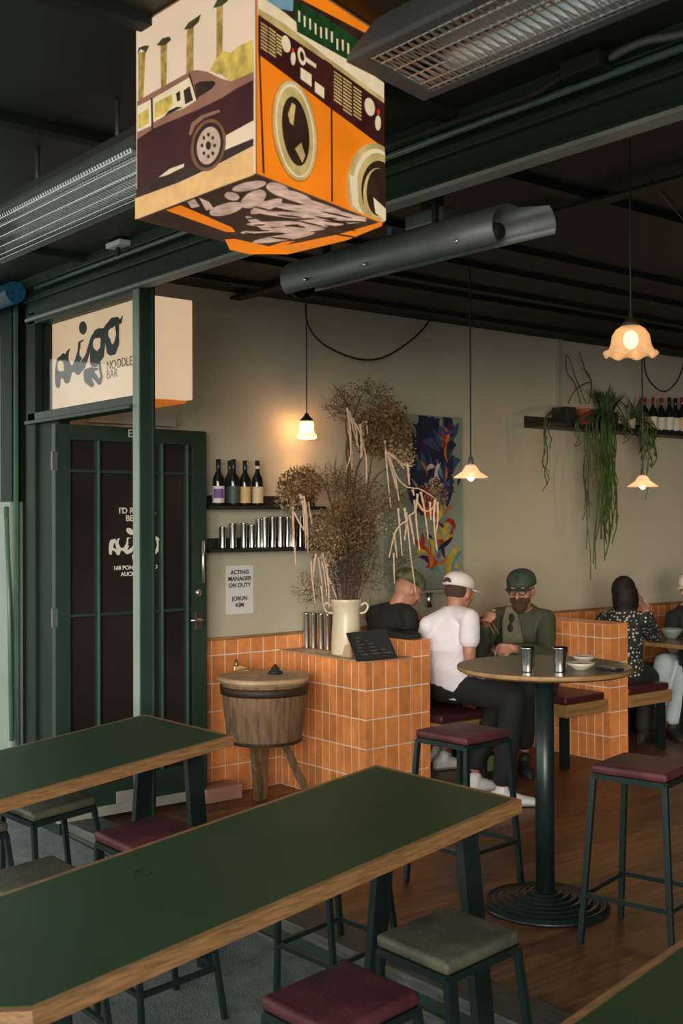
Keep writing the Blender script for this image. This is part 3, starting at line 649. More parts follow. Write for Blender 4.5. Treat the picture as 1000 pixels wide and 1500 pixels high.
P0 = PD(1062, 600, 8.1); cone_lamp(P0, 22*8.1/F, 'shallow glass pendant just beyond the right picture edge, over the second booth', 14)
# big ruffled glass pendant
q = PZ(922, 205, ZC); dd = (q-CAM).dot(f2); P0 = PD(931, 478, dd); P0 = Vector((q.x, q.y, P0.z)); k = dd/F
e = empty('pendant_lamp', P0[:], 'large ruffled glass bell pendant glowing at upper right', 'lamp')
MB().tube([P0+Vector((0, 0, .03)), (P0.x, P0.y, ZC)], .0035, 6).build('cord', M['cord'], e)
MB().lathe([(0, 22*k), (3*k, 20*k), (3*k, 14*k), (8*k, 8*k), (13*k, 4*k), (13*k, 0), (0, 0)], P0, 20).build('lamp_cap', M['iron'], e, smooth=True)
MB().lathe([(12*k, 0), (20*k, -5*k), (26*k, -14*k), (28*k, -26*k), (31*k, -34*k), (36*k, -39*k), (38*k, -43*k)], P0, 72, ripple=lambda j, a: ((.5*math.cos(24*a)+(1.6*math.cos(8*a) if j > 4 else 0))*k, (2.6*k*math.cos(8*a) if j > 4 else 0))).build('lamp_shade', SH3, e, smooth=True, solid=.003)
bulb(e, P0+Vector((0, 0, -20*k)), 11*k); lamp_light('lamp_glow', P0+Vector((0, 0, -22*k)), 3.5)
# thin stay wire near it
a_ = PZ(940, 250, ZC); b_ = PZ(1003, 325, ZC-.02)
tag(MB().tube([a_, b_], .003, 6).build('loose_wire', M['alu_d']), 'thin pale loose wire stretched under the dark ceiling at upper right', 'wire')

# ================================================================== HEATERS
def pan_heater(x0, x1, yc, z, W, tilt, label, rods, diag=False):
    xm = (x0+x1)/2; e = empty('radiant_heater', (xm, yc, z), label, 'heater', 'strip heaters hung under the canopy')
    e.rotation_euler = (-tilt, 0, 0); WLOC[e.name] = Matrix.Translation((xm, yc, z)) @ Matrix.Rotation(-tilt, 4, 'X')
    a = x0-xm; c = x1-xm; h = W/2; rim = .022; Hn = .115; b = MB(); B_ = dict(local=True)
    b.box((a, -h, -.004), (c, -h+rim, .012)); b.box((a, h-rim, -.004), (c, h, .012)); b.box((a, -h+rim, -.004), (a+.05, h-rim, .012)); b.box((c-.05, -h+rim, -.004), (c, h-rim, .012))
    b.hexa([(a, -h, .012), (c, -h, .012), (c, h, .012), (a, h, .012)], [(a+.03, -h*.6, Hn), (c-.03, -h*.6, Hn), (c-.03, h*.6, Hn), (a+.03, h*.6, Hn)])
    b = MB() if 0 else b
    # open-bottomed hood
    b.bm.normal_update()
    bmesh.ops.delete(b.bm, geom=[f for f in b.bm.faces if abs(f.normal.z) > .9 and abs(f.calc_center_median().z-.012) < 1e-4 and f.calc_area() > W*(c-a)*.8], context='FACES_ONLY')
    b.build('housing', M['alu_d'], e, local=True)
    n = 14; hr = h-rim; P = [(-hr*math.cos(math.pi*i/n), .008+.080*math.sin(math.pi*i/n)) for i in range(n+1)]; b = MB()
    for i in range(n): b.face([(a+.05, P[i][0], P[i][1]), (c-.05, P[i][0], P[i][1]), (c-.05, P[i+1][0], P[i+1][1]), (a+.05, P[i+1][0], P[i+1][1])])
    bmesh.ops.remove_doubles(b.bm, verts=b.bm.verts, dist=1e-5)
    b.build('reflector', M['alu'], e, local=True, fix=False, smooth=True)
    for yy in (-hr*.3, hr*.3): MB().tube([(a+.06, yy, .032), (c-.06, yy, .032)], .008, 8).build('heating_tube', M['chrome'], e, local=True, smooth=True)
    b = MB(); n = int((c-a)/(.026 if diag else .020)); st = (c-a-.11)/n
    for i in range(n+1):
        x = a+.055+i*st
        if diag:
            for s_ in (-.022, .022): b.bar((x, -hr, 0), (min(max(x+s_, a+.05), c-.05), hr, 0), .0035, .003)
        else: b.tube([(x, -hr*math.cos(math.pi*t/8), -.002-.02*math.sin(math.pi*t/8)) for t in range(9)], .0016, 4, cap=False)
    for t in range(1, 7):
        yy = -hr*math.cos(math.pi*t/7); zz = 0 if diag else -.002-.02*math.sin(math.pi*t/7)
        b.tube([(a+.05, yy, zz), (c-.05, yy, zz)], .0018, 4)
    b.build('wire_guard', M['chrome'], e, local=True)
    for x in rods: MB().tube([(x, yc+.03, z+.09), (x, yc+.03, ZS)], .008, 8).build('hanger_rod', M['alu_d'], e, smooth=True)
    return e
pan_heater(PZ(21, 381, 2.68).x-.08, -2.98, 1.755, 2.72, .23, math.radians(20), 'wire-guarded silver strip heater hung left of the lightbox cube', (PZ(31, 260, 2.88).x, PZ(165, 200, 2.88).x))
pan_heater(PZ(560, 110, 2.72).x, -.8, 1.844, 2.71, .25, math.radians(8), 'silver mesh strip heater hung right of the lightbox cube', (-1.6, -1.1), True)
# black half-tube heater inside the opening
zt_ = 2.66; pL = PZ(437, 413, zt_); pR = PZ(748, 334, zt_+.0); ax = (pR-pL); ax.z = 0; L = ax.length; ax.normalize(); sd = Vector((-ax.y, ax.x, 0)); R_ = 29*(pL-CAM).dot(f2)/F
e = empty('tube_heater', ((pL+pR)/2)[:], 'long black half-round heater hanging inside the opening below the beam', 'heater')
b = MB(); n = 14; zc = Vector((0, 0, 1))
A = [pL+sd*R_*math.cos(t)*1.15+zc*R_*math.sin(t) for t in [-.35+(math.pi+1.15)*i/n for i in range(n+1)]]
B = [p_+ax*(L+(.12 if i < 5 else .0)) for i, p_ in enumerate(A)]
for i in range(n): b.face([A[i], B[i], B[i+1], A[i+1]])
bmesh.ops.remove_doubles(b.bm, verts=b.bm.verts, dist=1e-4); b.build('shade', M['alu_d'], e, smooth=True, solid=.004)
MB().tube([pL+ax*.1, pR-ax*.05], R_*.35, 14).build('heating_tube', M['rubber'], e, smooth=True)
b = MB(); b.hexa([pL+sd*R_*.9*math.cos(t)+zc*R_*.9*math.sin(t)+ax*.01 for t in [2*math.pi*i/12 for i in range(12)]], [pL+sd*R_*.9*math.cos(t)+zc*R_*.9*math.sin(t)+ax*.02 for t in [2*math.pi*i/12 for i in range(12)]]); b.build('end_cap', M['blacksteel'], e)
for t in (.15, .70):
    p_ = pL+ax*L*t; MB().bar(p_+zc*R_*.9, Vector((p_.x, p_.y, ZC)), .045, .02, ref=ax).build('bracket', M['rubber'], e)
for t, u in ((.14, 0), (.45, 0), (.86, 0)): MB().ell(pL+ax*L*t-sd*R_*1.16+zc*(-R_*.35), (.008, .008, .008), seg=8, rings=6).build('screw', M['chrome'], e, smooth=True)
q = PZ(630, 322, 2.78)
e2 = empty('motor_box', q[:], 'small dark motor box with worn lid on the heater bracket', 'box'); MB().box((q.x-.1, q.y-.04, q.z-.03), (q.x+.1, q.y+.04, q.z+.03)).build('box_body', M['alu_d'], e2, bevel=.01)
MB().box((q.x-.03, q.y-.02, q.z+.03), (q.x+.03, q.y+.02, ZC)).build('hanger', M['rubber'], e2)
q = PZ(573, 345, 2.76); tag(MB().box((q.x-.012, q.y-.012, q.z-.03), (q.x+.012, q.y+.012, q.z+.03)).build('tape_scrap', M['bluetape']), 'scrap of blue tape hanging above the black half-round heater', 'tape')['label']
# small white sensor on the beam, junction box and conduit
q = PY(181, 362, YF-.06); e = empty('motion_sensor', q[:], 'small white sensor on the beam above the sign', 'sensor')
MB().box((q.x-.07, q.y-.06, q.z-.005), (q.x+.07, q.y, q.z+.02)).build('base_plate', M['paper'], e, bevel=.004); MB().ell((q.x, q.y-.03, q.z-.025), (.014, .014, .022), seg=10).build('sensor_head', M['rubber'], e, smooth=True)
q = PY(850, 97, YF-.12); e = empty('junction_box', q[:], 'dark junction box under the canopy edge at upper right', 'electrical box')
MB().box((q.x-.07, YF-.13, q.z-.02), (q.x+.07, YF-.06, q.z+.03)).build('box_body', M['batten'], e, bevel=.006)
MB().tube(cubic([(q.x-.09, YF-.1, q.z), (q.x-.2, YF-.1, q.z-.02), (q.x-.4, YF-.09, q.z-.01), (q.x-.9, YF-.08, q.z)], 6), .012, 8).build('flexible_conduit', M['rubber'], e, smooth=True)
MB().tube(cubic([(q.x+.09, YF-.1, q.z), (q.x+.2, YF-.1, q.z+.01), (q.x+.4, YF-.09, q.z-.01), (q.x+.9, YF-.08, q.z)], 6), .012, 8).build('flexible_conduit', M['alu_d'], e, smooth=True)
q = PY(12, 432, YF-.12); tag(MB().tube([(q.x-.9, q.y, q.z), (q.x+.10, q.y, q.z)], .06, 16).build('wrapped_pipe', M['blue']), 'blue lit tube end at the far left edge under the canopy', 'tube light')

# ================================================================== TABLES
t2 = ray(2167, 563).normalized(); t1 = ray(-1054, 740).normalized(); tn = t1.cross(t2).normalized()
if tn.z < 0: tn = -tn
t1 = -t1        # towards +X
def long_table(corner_px, z, wid, ln, label, clipn=.125, ring=False):
    A = PZ(*corner_px, z)                   # far inner corner
    e = empty('high_table', (A+t1*wid/2-t2*ln/2)[:2]+(gz(A.x, A.y-ln/2),), label, 'table', 'long green-topped tables in front of the opening')
    def P(u, v, h=0): return A+t1*u-t2*v+tn*h
    c = clipn; th = .042; out = [(0, 0), (wid, 0), (wid, ln-c), (wid-c, ln), (c, ln), (0, ln-c)]
    MB().hexa([P(u, v, -th) for u, v in out], [P(u, v, 0) for u, v in out]).build('edge_board', M['edge'], e, bevel=.002)
    s_ = .022; ins = [(s_, s_), (wid-s_, s_), (wid-s_, ln-c-s_*.4), (wid-c-s_*.4, ln-s_), (c+s_*.4, ln-s_), (s_, ln-c-s_*.4)]
    MB().hexa([P(u, v, -.001) for u, v in ins], [P(u, v, .0015) for u, v in ins]).build('green_top', M['tabletop'], e)
    if ring:
        q = PL(209, 1279, A, tn); MB().lathe([(.022, 0), (.026, 0), (.026, .001), (.022, .001)], q+tn*.0022, 32, axis=tn).build('ring_stain', mat('ring_stain', (.006, .020, .012), .25), e)
    for v in (.10, ln-.25):
        for sgn in (-1, 1):
            tp = P(wid/2+sgn*wid*.26, v, -th); ft = Vector((tp.x, tp.y, 0))+Vector((t1.x, t1.y, 0))*sgn*.10; ft.z = gz(ft.x, ft.y) if ft.y < 2.78 else .03
            MB().bar(tp, ft, .012 if 0 else .075, .03, ref=t1).build('leg', M['steel'], e, bevel=.002)
        a_ = P(wid*.12, v, -th-.012); b_ = P(wid*.88, v, -th-.012); MB().bar(a_, b_, .05, .024).build('cross_rail', M['steel'], e)
    MB().bar(P(wid/2, .10, -th-.02), P(wid/2, ln-.25, -th-.02), .05, .03).build('long_rail', M['steel'], e)
    return e
long_table((550, 1120), .80, .645, 1.82, 'green-topped table nearest the camera, long and cutting across the picture', ring=True)
long_table((212, 1046), .80, .645, 1.9, 'green-topped table farther back, in front of the open green door')
# third one: only its corner comes into the picture
q = PZ(1000, 1374, .80)
B3 = PZ(1000, 1374, .77); 
# near edge runs from bottom left to right: find its far-left edge line through the corner
A3 = B3+t2*.35
e3z = A3.z
def long_table_at(A, wid, ln, label):
    global PZ
    old = PZ; 
    try:
        PZ = lambda *a: A.copy(); return long_table((0, 0), A.z, wid, ln, label)
    finally: PZ = old
long_table_at(A3, .645, 1.9, 'green-topped table of which only one corner shows at lower right')

# round pedestal table
rc = Vector((-3.31, 3.80, 0)); RZ = 1.03
e = empty('round_table', rc[:], 'round dark wooden table on a black ribbed pedestal', 'table')
MB().lathe([(0, RZ-.028), (.352, RZ-.028), (.368, RZ-.018), (.368, RZ-.004), (.364, RZ), (0, RZ)], rc, 64).build('table_top', M['darkwood'], e, smooth=False)
MB().lathe([(.3685, RZ-.020), (.3705, RZ-.018), (.3705, RZ-.004), (.3685, RZ-.002)], rc, 64).build('edge_band', M['oak'], e, smooth=True)
MB().tube([(rc.x, rc.y, .05), (rc.x, rc.y, RZ-.03)], .040, 28).build('pedestal', M['steel'], e, smooth=True)
pf = [(0, 0), (.262, 0), (.270, .012)]
for i in range(7): r = .262-i*.031; z = .014+i*.007; pf += [(r, z+.002), (r-.004, z+.012), (r-.012, z+.016), (r-.020, z+.012), (r-.025, z+.004)]
pf += [(.05, .07), (0, .072)]
MB().lathe(pf, rc, 56).build('ribbed_base', M['steel'], e, smooth=True)
MB().box((rc.x-.15, rc.y-.15, RZ-.036), (rc.x+.15, rc.y+.15, RZ-.028)).build('mount_plate', M['steel'], e)

# ================================================================== STOOLS
def make_stool(kind, m):
    e = empty('bar_stool', (0, 0, 0), kind+' stool', 'stool'); H = .66; s = .155; f = .185
    b = MB(); b.box((-s, -s, H), (s, s, H+.036)); b.build('seat', m, e, local=True, bevel=.016, bseg=3, smooth=True)
    b = MB(); w_ = .022
    for a, c in (((-s, -s), (s, -s)), ((s, -s), (s, s)), ((s, s), (-s, s)), ((-s, s), (-s, -s))): b.bar((a[0]*.93, a[1]*.93, H-.011), (c[0]*.93, c[1]*.93, H-.011), w_, w_)
    b.build('seat_frame', M['steel'], e, local=True)
    def leg(u, v, z): t = 1-z/H; k = (s*.93+(f-s*.93)*t); return Vector((u*k, v*k, z))
    for u, v in ((-1, -1), (1, -1), (1, 1), (-1, 1)): MB().bar(leg(u, v, .0), leg(u, v, H-.01), .022, .022, ref=(1, 0, 0)).build('leg', M['steel'], e, local=True, bevel=.002)
    for (a, c) in (((-1, -1), (1, -1)), ((1, -1), (1, 1)), ((1, 1), (-1, 1)), ((-1, 1), (-1, -1))): MB().bar(leg(*a, .19), leg(*c, .19), .018, .018).build('stretcher', M['steel'], e, local=True)
    return e
st_m = make_stool('maroon', M['maroon']); st_o = make_stool('olive', M['olive']); used = {}
def stool(kind, x, y, deg, label, z=None, sc=1.0):
    src = st_m if kind == 'm' else st_o
    o = src if kind not in used else copy_tree(src); used[kind] = 1
    zz = 0 if z == 0 else gz(x, y)
    place(o, (x, y, zz), math.radians(deg), label, 'square-seated bar stools')
    if z != 0: o.scale = (.9, .9, 1)
    if z != 0: o.rotation_euler = (math.atan(.08), 0, math.radians(deg)); o['category'] = 'stool'; return o
def stool_at(kind, px, py, deg, label):
    z = .5
    for _ in range(8): q = PZ(px, py, z); z = gz(q.x, q.y)+.696
    return stool(kind, q.x, q.y+.055, deg, label)
stool('m', -2.80, 3.80, 13, 'maroon-seated stool inside, right of the round table', 0)
stool('m', -3.77, 3.77, 4, 'maroon-seated stool inside, in front of the white-shirted man', 0)
stool_at('o', 655, 1367, 0, 'olive-seated stool at the lower middle, beside the nearest table end')
stool_at('m', 497, 1456, 2, 'maroon-seated stool cut off by the bottom edge of the picture')
stool_at('m', 215, 1216, 0, 'maroon-seated stool half hidden behind the nearest table')
stool_at('o', 69, 1170, 3, 'olive-seated stool fully seen under the back table edge at left')
stool_at('o', 46, 1282, 0, 'olive-seated stool low at the left edge, behind the nearest table')
stool_at('o', -62, 1207, 0, 'olive-seated stool farthest left, cut off by the picture edge')
q = PZ(337, 1472, -.22); q2 = PZ(560, 1450, -.2)
stool('m', (q.x+q2.x)/2+.24, (q.y+q2.y)/2-.03, 3, 'stool pushed under the nearest table, behind the maroon seat')
stool('o', -2.30, .96, 3, 'stool pushed under the near end of the nearest table')
print('stools', [(round(o.location.x, 2), round(o.location.y, 2)) for o in D.objects if o.name.startswith('bar_stool')])

# ================================================================== BENCHES AND BOOTH TABLES
def bench(y0, y1, x1, label, wall_side):
    e = empty('booth_bench', ((XW+x1)/2, (y0+y1)/2, 0), label, 'bench', 'benches with maroon cushions in the booths')
    MB().box((XW+.03, y0, .345), (x1, y1, .43)).build('seat_board', M['oak'], e, bevel=.008)
    MB().box((XW+.04, y0+.01, .432), (x1-.02, y1-.01, .478)).build('cushion', M['cushion'], e, bevel=.015, bseg=3, smooth=True)
    yl = y0+.05 if wall_side == '-' else y1-.05
    MB().box((x1-.09, yl-.025, 0), (x1-.04, yl+.025, .345)).build('leg', M['blacksteel'], e, bevel=.003)
    MB().box((XW+.08, yl-.025, 0), (XW+.13, yl+.025, .345)).build('leg', M['blacksteel'], e, bevel=.003)
bench(4.83, 5.23, -5.0, 'low wooden bench under the man in the white T-shirt', '+')
bench(5.95, 6.38, -4.99, 'low wooden bench with maroon cushion behind the pedestal', '-')
bench(6.62, 7.11, -4.99, 'low wooden bench with cushion under the woman', '+')
def booth_table(y0, y1, x1, z, label):
    e = empty('booth_table', ((XW+x1)/2, (y0+y1)/2, 0), label, 'table', 'dining tables in the booths')
    MB().box((XW+.03, y0, z-.03), (x1, y1, z)).build('table_top', M['oak'], e, bevel=.006)
    MB().box((XW+.04, y0+.012, z), (x1-.012, y1-.012, z+.0015)).build('inlay', M['darkwood'], e)
    for xx in (x1-.22, XW+.3): MB().box((xx-.025, (y0+y1)/2-.025, 0), (xx+.025, (y0+y1)/2+.025, z-.03)).build('leg', M['blacksteel'], e)
booth_table(5.28, 5.86, -4.93, .745, 'wooden dining table between the two capped men')
booth_table(7.16, 7.80, -4.93, .745, 'wooden dining table in front of the woman, at the right edge')

# ================================================================== SHELVES, BOTTLES, CUPS
zU = PX(303, 746, XW+.12).z; zL = PX(303, 810, XW+.12).z; yE = 4.58
for z, lab in ((zU, 'short black wall shelf carrying the five wine bottles'), (zL, 'short black wall shelf carrying the steel cups')):
    e = empty('wall_shelf', (XW, 4.2, z), lab, 'shelf'); MB().box((XW, 3.71, z), (XW+.13, yE, z+.022)).build('board', M['shelf'], e, bevel=.002); MB().box((XW, 3.71, z+.022), (XW+.012, yE, z+.085)).build('back_rail', M['shelf'], e)
def bottle_proto(): return None
def bottle(loc, h, lab_m, cap_m, label, group, patch=None, stripe=False):
    e = empty('wine_bottle', loc, label, 'bottle', group); r = h*.128; c = (0, 0, 0)
    MB().lathe([(0, 0), (r*.95, 0), (r, .01), (r, h*.52), (r*.92, h*.60), (r*.55, h*.70), (r*.38, h*.76), (r*.36, h*.97), (r*.42, h*.975), (r*.42, h), (0, h)], c, 20).build('glass_body', M['bottle'], e, local=True, smooth=True)
    MB().lathe([(r*.40, h*.80), (r*.42, h*.81), (r*.45, h*1.0), (0, h*1.006)], c, 16).build('foil_capsule', cap_m, e, local=True, smooth=True)
    n = 14; b = MB(); a0 = math.atan2(-loc[1], -loc[0])
    def arc(z0, z1, rr, w0, m, nm):
        b = MB()
        for i in range(n):
            s0 = a0-w0+2*w0*i/n; s1 = a0-w0+2*w0*(i+1)/n
            b.face([(rr*math.cos(s0), rr*math.sin(s0), z0), (rr*math.cos(s1), rr*math.sin(s1), z0), (rr*math.cos(s1), rr*math.sin(s1), z1), (rr*math.cos(s0), rr*math.sin(s0), z1)])
        return b.build(nm, m, e, local=True, smooth=True)
    arc(h*.06, h*.42, r+.001, 1.35, lab_m, 'label')
    if patch: arc(h*.16, h*.36, r+.0018, .95, patch, 'label_patch')
    if stripe: MB().lathe([(r*.455, h*.82), (r*.46, h*.88)], c, 16).build('neck_band', M['lab_w'], e, local=True)
    return e
XS = XW+.07
for px, ytop, lm, cm, pt, lab, st in ((320, 673, 'lab_w', 'foil_blk', 'lab_p', 'leftmost shelf wine bottle, with a purple and white label', 0), (337, 675, 'lab_d', 'foil_blk', None, 'dark wine bottle behind, second from left on the shelf', 0), (342, 673, 'lab_d', 'foil_blk', None, 'shelf wine bottle with a dark charcoal label', 0),
        (359, 675, 'lab_o', 'foil_blk', None, 'shelf wine bottle with an ochre label', 0), (377, 675, 'lab_c', 'foil_blk', None, 'rightmost of the five shelf bottles, cream label and white neck band', 1)):
    X = XS-(.03 if px == 337 else -.012); q = PX(px, 745, X); h = PX(px, ytop, X).z-(zU+.022)
    bottle((X, q.y, zU+.0225), h, M[lm], M[cm], lab, 'wine bottles on the left shelf', M[pt] if pt else None, st)
def steel_cup(loc, h, r, label, group, rim=True, taper=.8):
    e = empty('steel_cup', loc, label, 'cup', group)
    MB().lathe([(0, 0), (r*taper, 0), (r*taper, .004), (r, h-.004), (r*1.04, h), (r*.97, h), (r*.76, .01), (0, .01)], (0, 0, 0), 20).build('cup_body', M['cup'], e, local=True, smooth=True)
    return e
cups = [(326, 772), (341, 767), (357, 766), (369, 769), (379, 760), (388, 758), (399, 757), (411, 757), (421, 757), (430, 756), (440, 757)]
for i, (px, yt) in enumerate(cups):
    X = XS+(.015 if i % 2 else -.01); q = PX(px, 808, X); h = PX(px, yt, X).z-(zL+.022)
    steel_cup((X, q.y, zL+.0225), h, .024, 'tall steel cup standing in the row on the lower shelf', 'tall steel cups on the lower shelf', taper=.86)
q = PX(331, 829, XW+.003); q2 = PX(371, 898, XW+.003)
e = empty('notice_sheet', (XW, (q.y+q2.y)/2, q2.z), 'white paper notice taped to the wall reading acting manager on duty', 'notice')
MB().box((XW, q.y, q2.z), (XW+.002, q2.y, q.z)).build('paper', M['paper'], e); ym = (q.y+q2.y)/2
for s_, py in (('ACTING', 841), ('MANAGER', 850.5), ('ON DUTY', 860), ('JORUN', 879.5), ('KIM', 889)):
    z = PX(350, py, XW+.003).z; text(s_, .036, (XW+.0025, ym, z), (0, 1, 0), (0, 0, 1), M['ink'], 'notice_lettering', e, bold=.0010, align='CENTER')

# counter things
vb = PZ(507, 958, CT+.004)
e = empty('cream_jug', vb[:], 'tall cream ceramic jug with two small handles on the counter', 'vase'); k = (vb-CAM).dot(f2)/F
MB().lathe([(0, 0), (22*k, 0), (22.5*k, 2*k), (21.5*k, 30*k), (20*k, 55*k), (20*k, 66*k), (22.5*k, 76*k), (24*k, 80*k), (23*k, 81*k), (20*k, 74*k), (18*k, 64*k), (18*k, 20*k), (0, 19*k)], vb, 32).build('jug_body', M['cream'], e, smooth=True)
for s_ in (1, -1):
    d = r3*s_; MB().tube(cubic([vb+d*20*k+up*70*k, vb+d*28*k+up*75*k, vb+d*32*k+up*69*k, vb+d*27*k+up*61*k, vb+d*20*k+up*60*k], 5), 1.8*k, 8).build('handle', M['cream'], e, smooth=True)
tp = vb+up*80*k
for i, px in enumerate((449, 459, 470, 480)):
    q = PZ(px, 949 + i*1.0, CT+.004); steel_cup(q[:], 54*k, .027, 'tall steel cup standing left of the cream jug on the counter', 'steel cups on the counter', taper=.9)
q = PZ(508, 960, CT+.004)+Vector((.06, -.06, 0)); tag(MB().hexa([(q.x-.035, q.y, q.z), (q.x+.035, q.y, q.z), (q.x+.035, q.y+.02, q.z), (q.x-.035, q.y+.02, q.z)], [(q.x-.03, q.y+.02, q.z+.065), (q.x+.02, q.y+.02, q.z+.075), (q.x+.02, q.y+.025, q.z+.075), (q.x-.03, q.y+.025, q.z+.065)]).build('cardboard_tag', M['card']), 'small folded cardboard tag leaning at the foot of the jug', 'tag')
a_, b_, c_, d_ = PD(522, 968, 6.62), PD(582, 963, 6.66), PD(564, 922, 6.78), PD(507, 928, 6.76)
zz = CT+.006-min(a_.z, b_.z); nb = (b_-a_).cross(d_-a_).normalized()
e = empty('menu_board', ((a_+b_)/2)[:], 'black menu board with faint chalk writing, leaning on the counter edge', 'sign')
MB().hexa([p_+nb*.006 for p_ in (a_, b_, c_, d_)], [p_-nb*.006 for p_ in (a_, b_, c_, d_)]).build('board', M['rubber'], e)
b = MB(); rr = random.Random(5); nf = nb if nb.dot(CAM-a_) > 0 else -nb
for i in range(6):
    for j in range(3):
        u0 = .12+j*.27+rr.uniform(0, .04); u1 = u0+rr.uniform(.08, .2); v = .16+i*.12
        def Q(u, v): return a_+(b_-a_)*u+(d_-a_)*v+nf*.0075
        b.face([Q(u0, v), Q(u1, v), Q(u1, v+.025), Q(u0, v+.025)])
b.build('chalk_lines', mat('faint_chalk', (.10, .11, .08), .9), e)
MB().bar((c_+d_)/2-up*.02, Vector((((c_+d_)/2).x+.0, ((c_+d_)/2).y+.06, CT+.01)), .02, .01).build('prop', M['rubber'], e)
q = PX(588, 934, XF-.12); e = empty('card_terminal', (q.x, 4.73, .94), 'black card terminal lying on top of the tiled wall end', 'payment terminal')
z0 = .9405; MB().hexa([(q.x-.17, 4.67, z0), (q.x+.06, 4.67, z0), (q.x+.06, 4.80, z0), (q.x-.17, 4.80, z0)], [(q.x-.17, 4.68, z0+.05), (q.x+.05, 4.68, z0+.025), (q.x+.05, 4.79, z0+.03), (q.x-.17, 4.79, z0+.065)]).build('body', M['rubber'], e, bevel=.008)
MB().box((q.x-.12, 4.69, z0+.058), (q.x-.02, 4.77, z0+.062)).build('screen', M['bottle'], e)

# wooden tub on legs
tc_ = PZ(386, 1100, .33); k = (PZ(386, 1130, 0)-CAM).dot(f2)/F
tc_ = Vector((-5.50, 3.90, 0)); dd = (tc_-CAM).dot(f2); k = dd/F
ctr = PD(387, 990, dd); ctr = Vector((ctr.x, ctr.y, 0)); zr = PD(387, 990, dd).z; zb_ = PD(387, 1086, dd).z
e = empty('wooden_tub', ctr[:], 'weathered round wooden tub on three splayed legs, with a pale plank lid', 'tub')
MB().lathe([(0, zb_), (52*k, zb_), (54*k, zb_+3*k), (60*k, zb_+50*k), (63*k, zr-8*k), (0, zr-8*k)], ctr, 40).build('tub_body', M['barrel'], e)
MB().lathe([(63.2*k, zr-24*k), (64.2*k, zr-24*k), (65.0*k, zr-12*k), (64*k, zr-12*k)], ctr, 40).build('iron_band', M['iron'], e, smooth=True)
MB().lathe([(54.5*k, zb_+2*k), (55.5*k, zb_+2*k), (56*k, zb_+6*k), (55*k, zb_+6*k)], ctr, 40).build('lower_band', M['iron'], e, smooth=True)
MB().lathe([(0, zr-8*k), (64*k, zr-8*k), (68*k, zr-4*k), (68*k, zr), (66*k, zr+1.5*k), (0, zr+1.5*k)], ctr, 40, ripple=lambda j, a: (1.5*k*math.sin(5*a), 0)).build('lid', M['barreltop'], e, bevel=.001)
for (fx, fy), (tx, ty) in zip(((378, 1172), (457, 1150), (358, 1150)), ((374, 1085), (425, 1085), (372, 1085))):
    ft = PZ(fx, fy, 0); tp_ = PD(tx, ty, dd); tp_ = ctr+(tp_-ctr)*.9; 
    if fx == 378: tp_ = ctr+Vector((.02, -.09, zb_))
    if fx == 457: tp_ = ctr+Vector((.10, .06, zb_)); ft = PD(457, 1152, dd+.05); ft.z = 0
    if fx == 358: tp_ = ctr+Vector((-.09, .07, zb_)); ft = ctr+Vector((-.16, .10, 0))
    tp_.z = zb_+.01; MB().bar(ft, tp_, .035, .04, ref=(1, 0, 0)).build('leg', M['barrel'], e, bevel=.004)
zl = zr+1.5*k
q = PZ(352, 984, zl); e = empty('carved_ornament', q[:], 'small brown pointed ornament lying on the tub lid', 'ornament')
MB().hexa([(q.x-.03, q.y-.03, zl), (q.x+.02, q.y+.06, zl), (q.x-.02, q.y+.08, zl), (q.x-.07, q.y, zl)], [(q.x-.03, q.y-.02, zl+.05), (q.x+.0, q.y+.05, zl+.025), (q.x-.02, q.y+.06, zl+.02), (q.x-.05, q.y, zl+.05)]).build('ornament_body', M['brass'], e, bevel=.006)
MB().lathe([(0, .075), (.008, .07), (.014, .045), (.018, .03), (0, .03)], (q.x-.035, q.y-.005, zl), 10).build('knob', M['brass'], e, smooth=True)
q = PZ(403, 987, zl); tag(MB().lathe([(0, 0), (.045, 0), (.043, .012), (.026, .022), (.024, .034), (.012, .045), (.008, .055), (0, .056)], q, 18).build('incense_burner', M['rubber'], smooth=True), 'small black conical incense burner on the tub lid', 'ornament')
q = PZ(325, 1176, 0); tag(MB().box((q.x-.19, q.y-.10, 0.001), (q.x-.02, q.y+.16, .085)).build('brick', M['brick'], bevel=.006), 'pink brick lying on the floor between the door and the tub', 'brick')

# painting
pY0 = PX(568, 700, XW+.045).y; pY1 = PX(677, 700, XW+.045).y; pz1 = PX(676, 612, XW+.045).z; pz0 = PX(660, 862, XW+.045).z
e = empty('abstract_painting', (XW+.02, (pY0+pY1)/2, pz0), 'tall abstract canvas with dark blue, red and yellow swirls on pale teal', 'painting')
MB().box((XW+.001, pY0, pz0), (XW+.045, pY1, pz1)).build('canvas', mat('canvas_teal', (.20, .25, .205), .6, var=.2, scale=3, stretch=(1, 1, .5)), e)
rr = random.Random(11); W_ = pY1-pY0; H_ = pz1-pz0; pal = {'navy': (.012, .018, .045), 'purple': (.05, .015, .06), 'bluepaint': (.03, .07, .14), 'redpaint': (.30, .03, .02), 'yellowpaint': (.45, .32, .03), 'orangepaint': (.40, .12, .02), 'tealpaint': (.08, .22, .22), 'whitepaint': (.45, .45, .42)}
pm = {k_: mat(k_, v, .6, spec=.2, var=.25, scale=18) for k_, v in pal.items()}
b = MB(); mats = list(pm); kk = 0
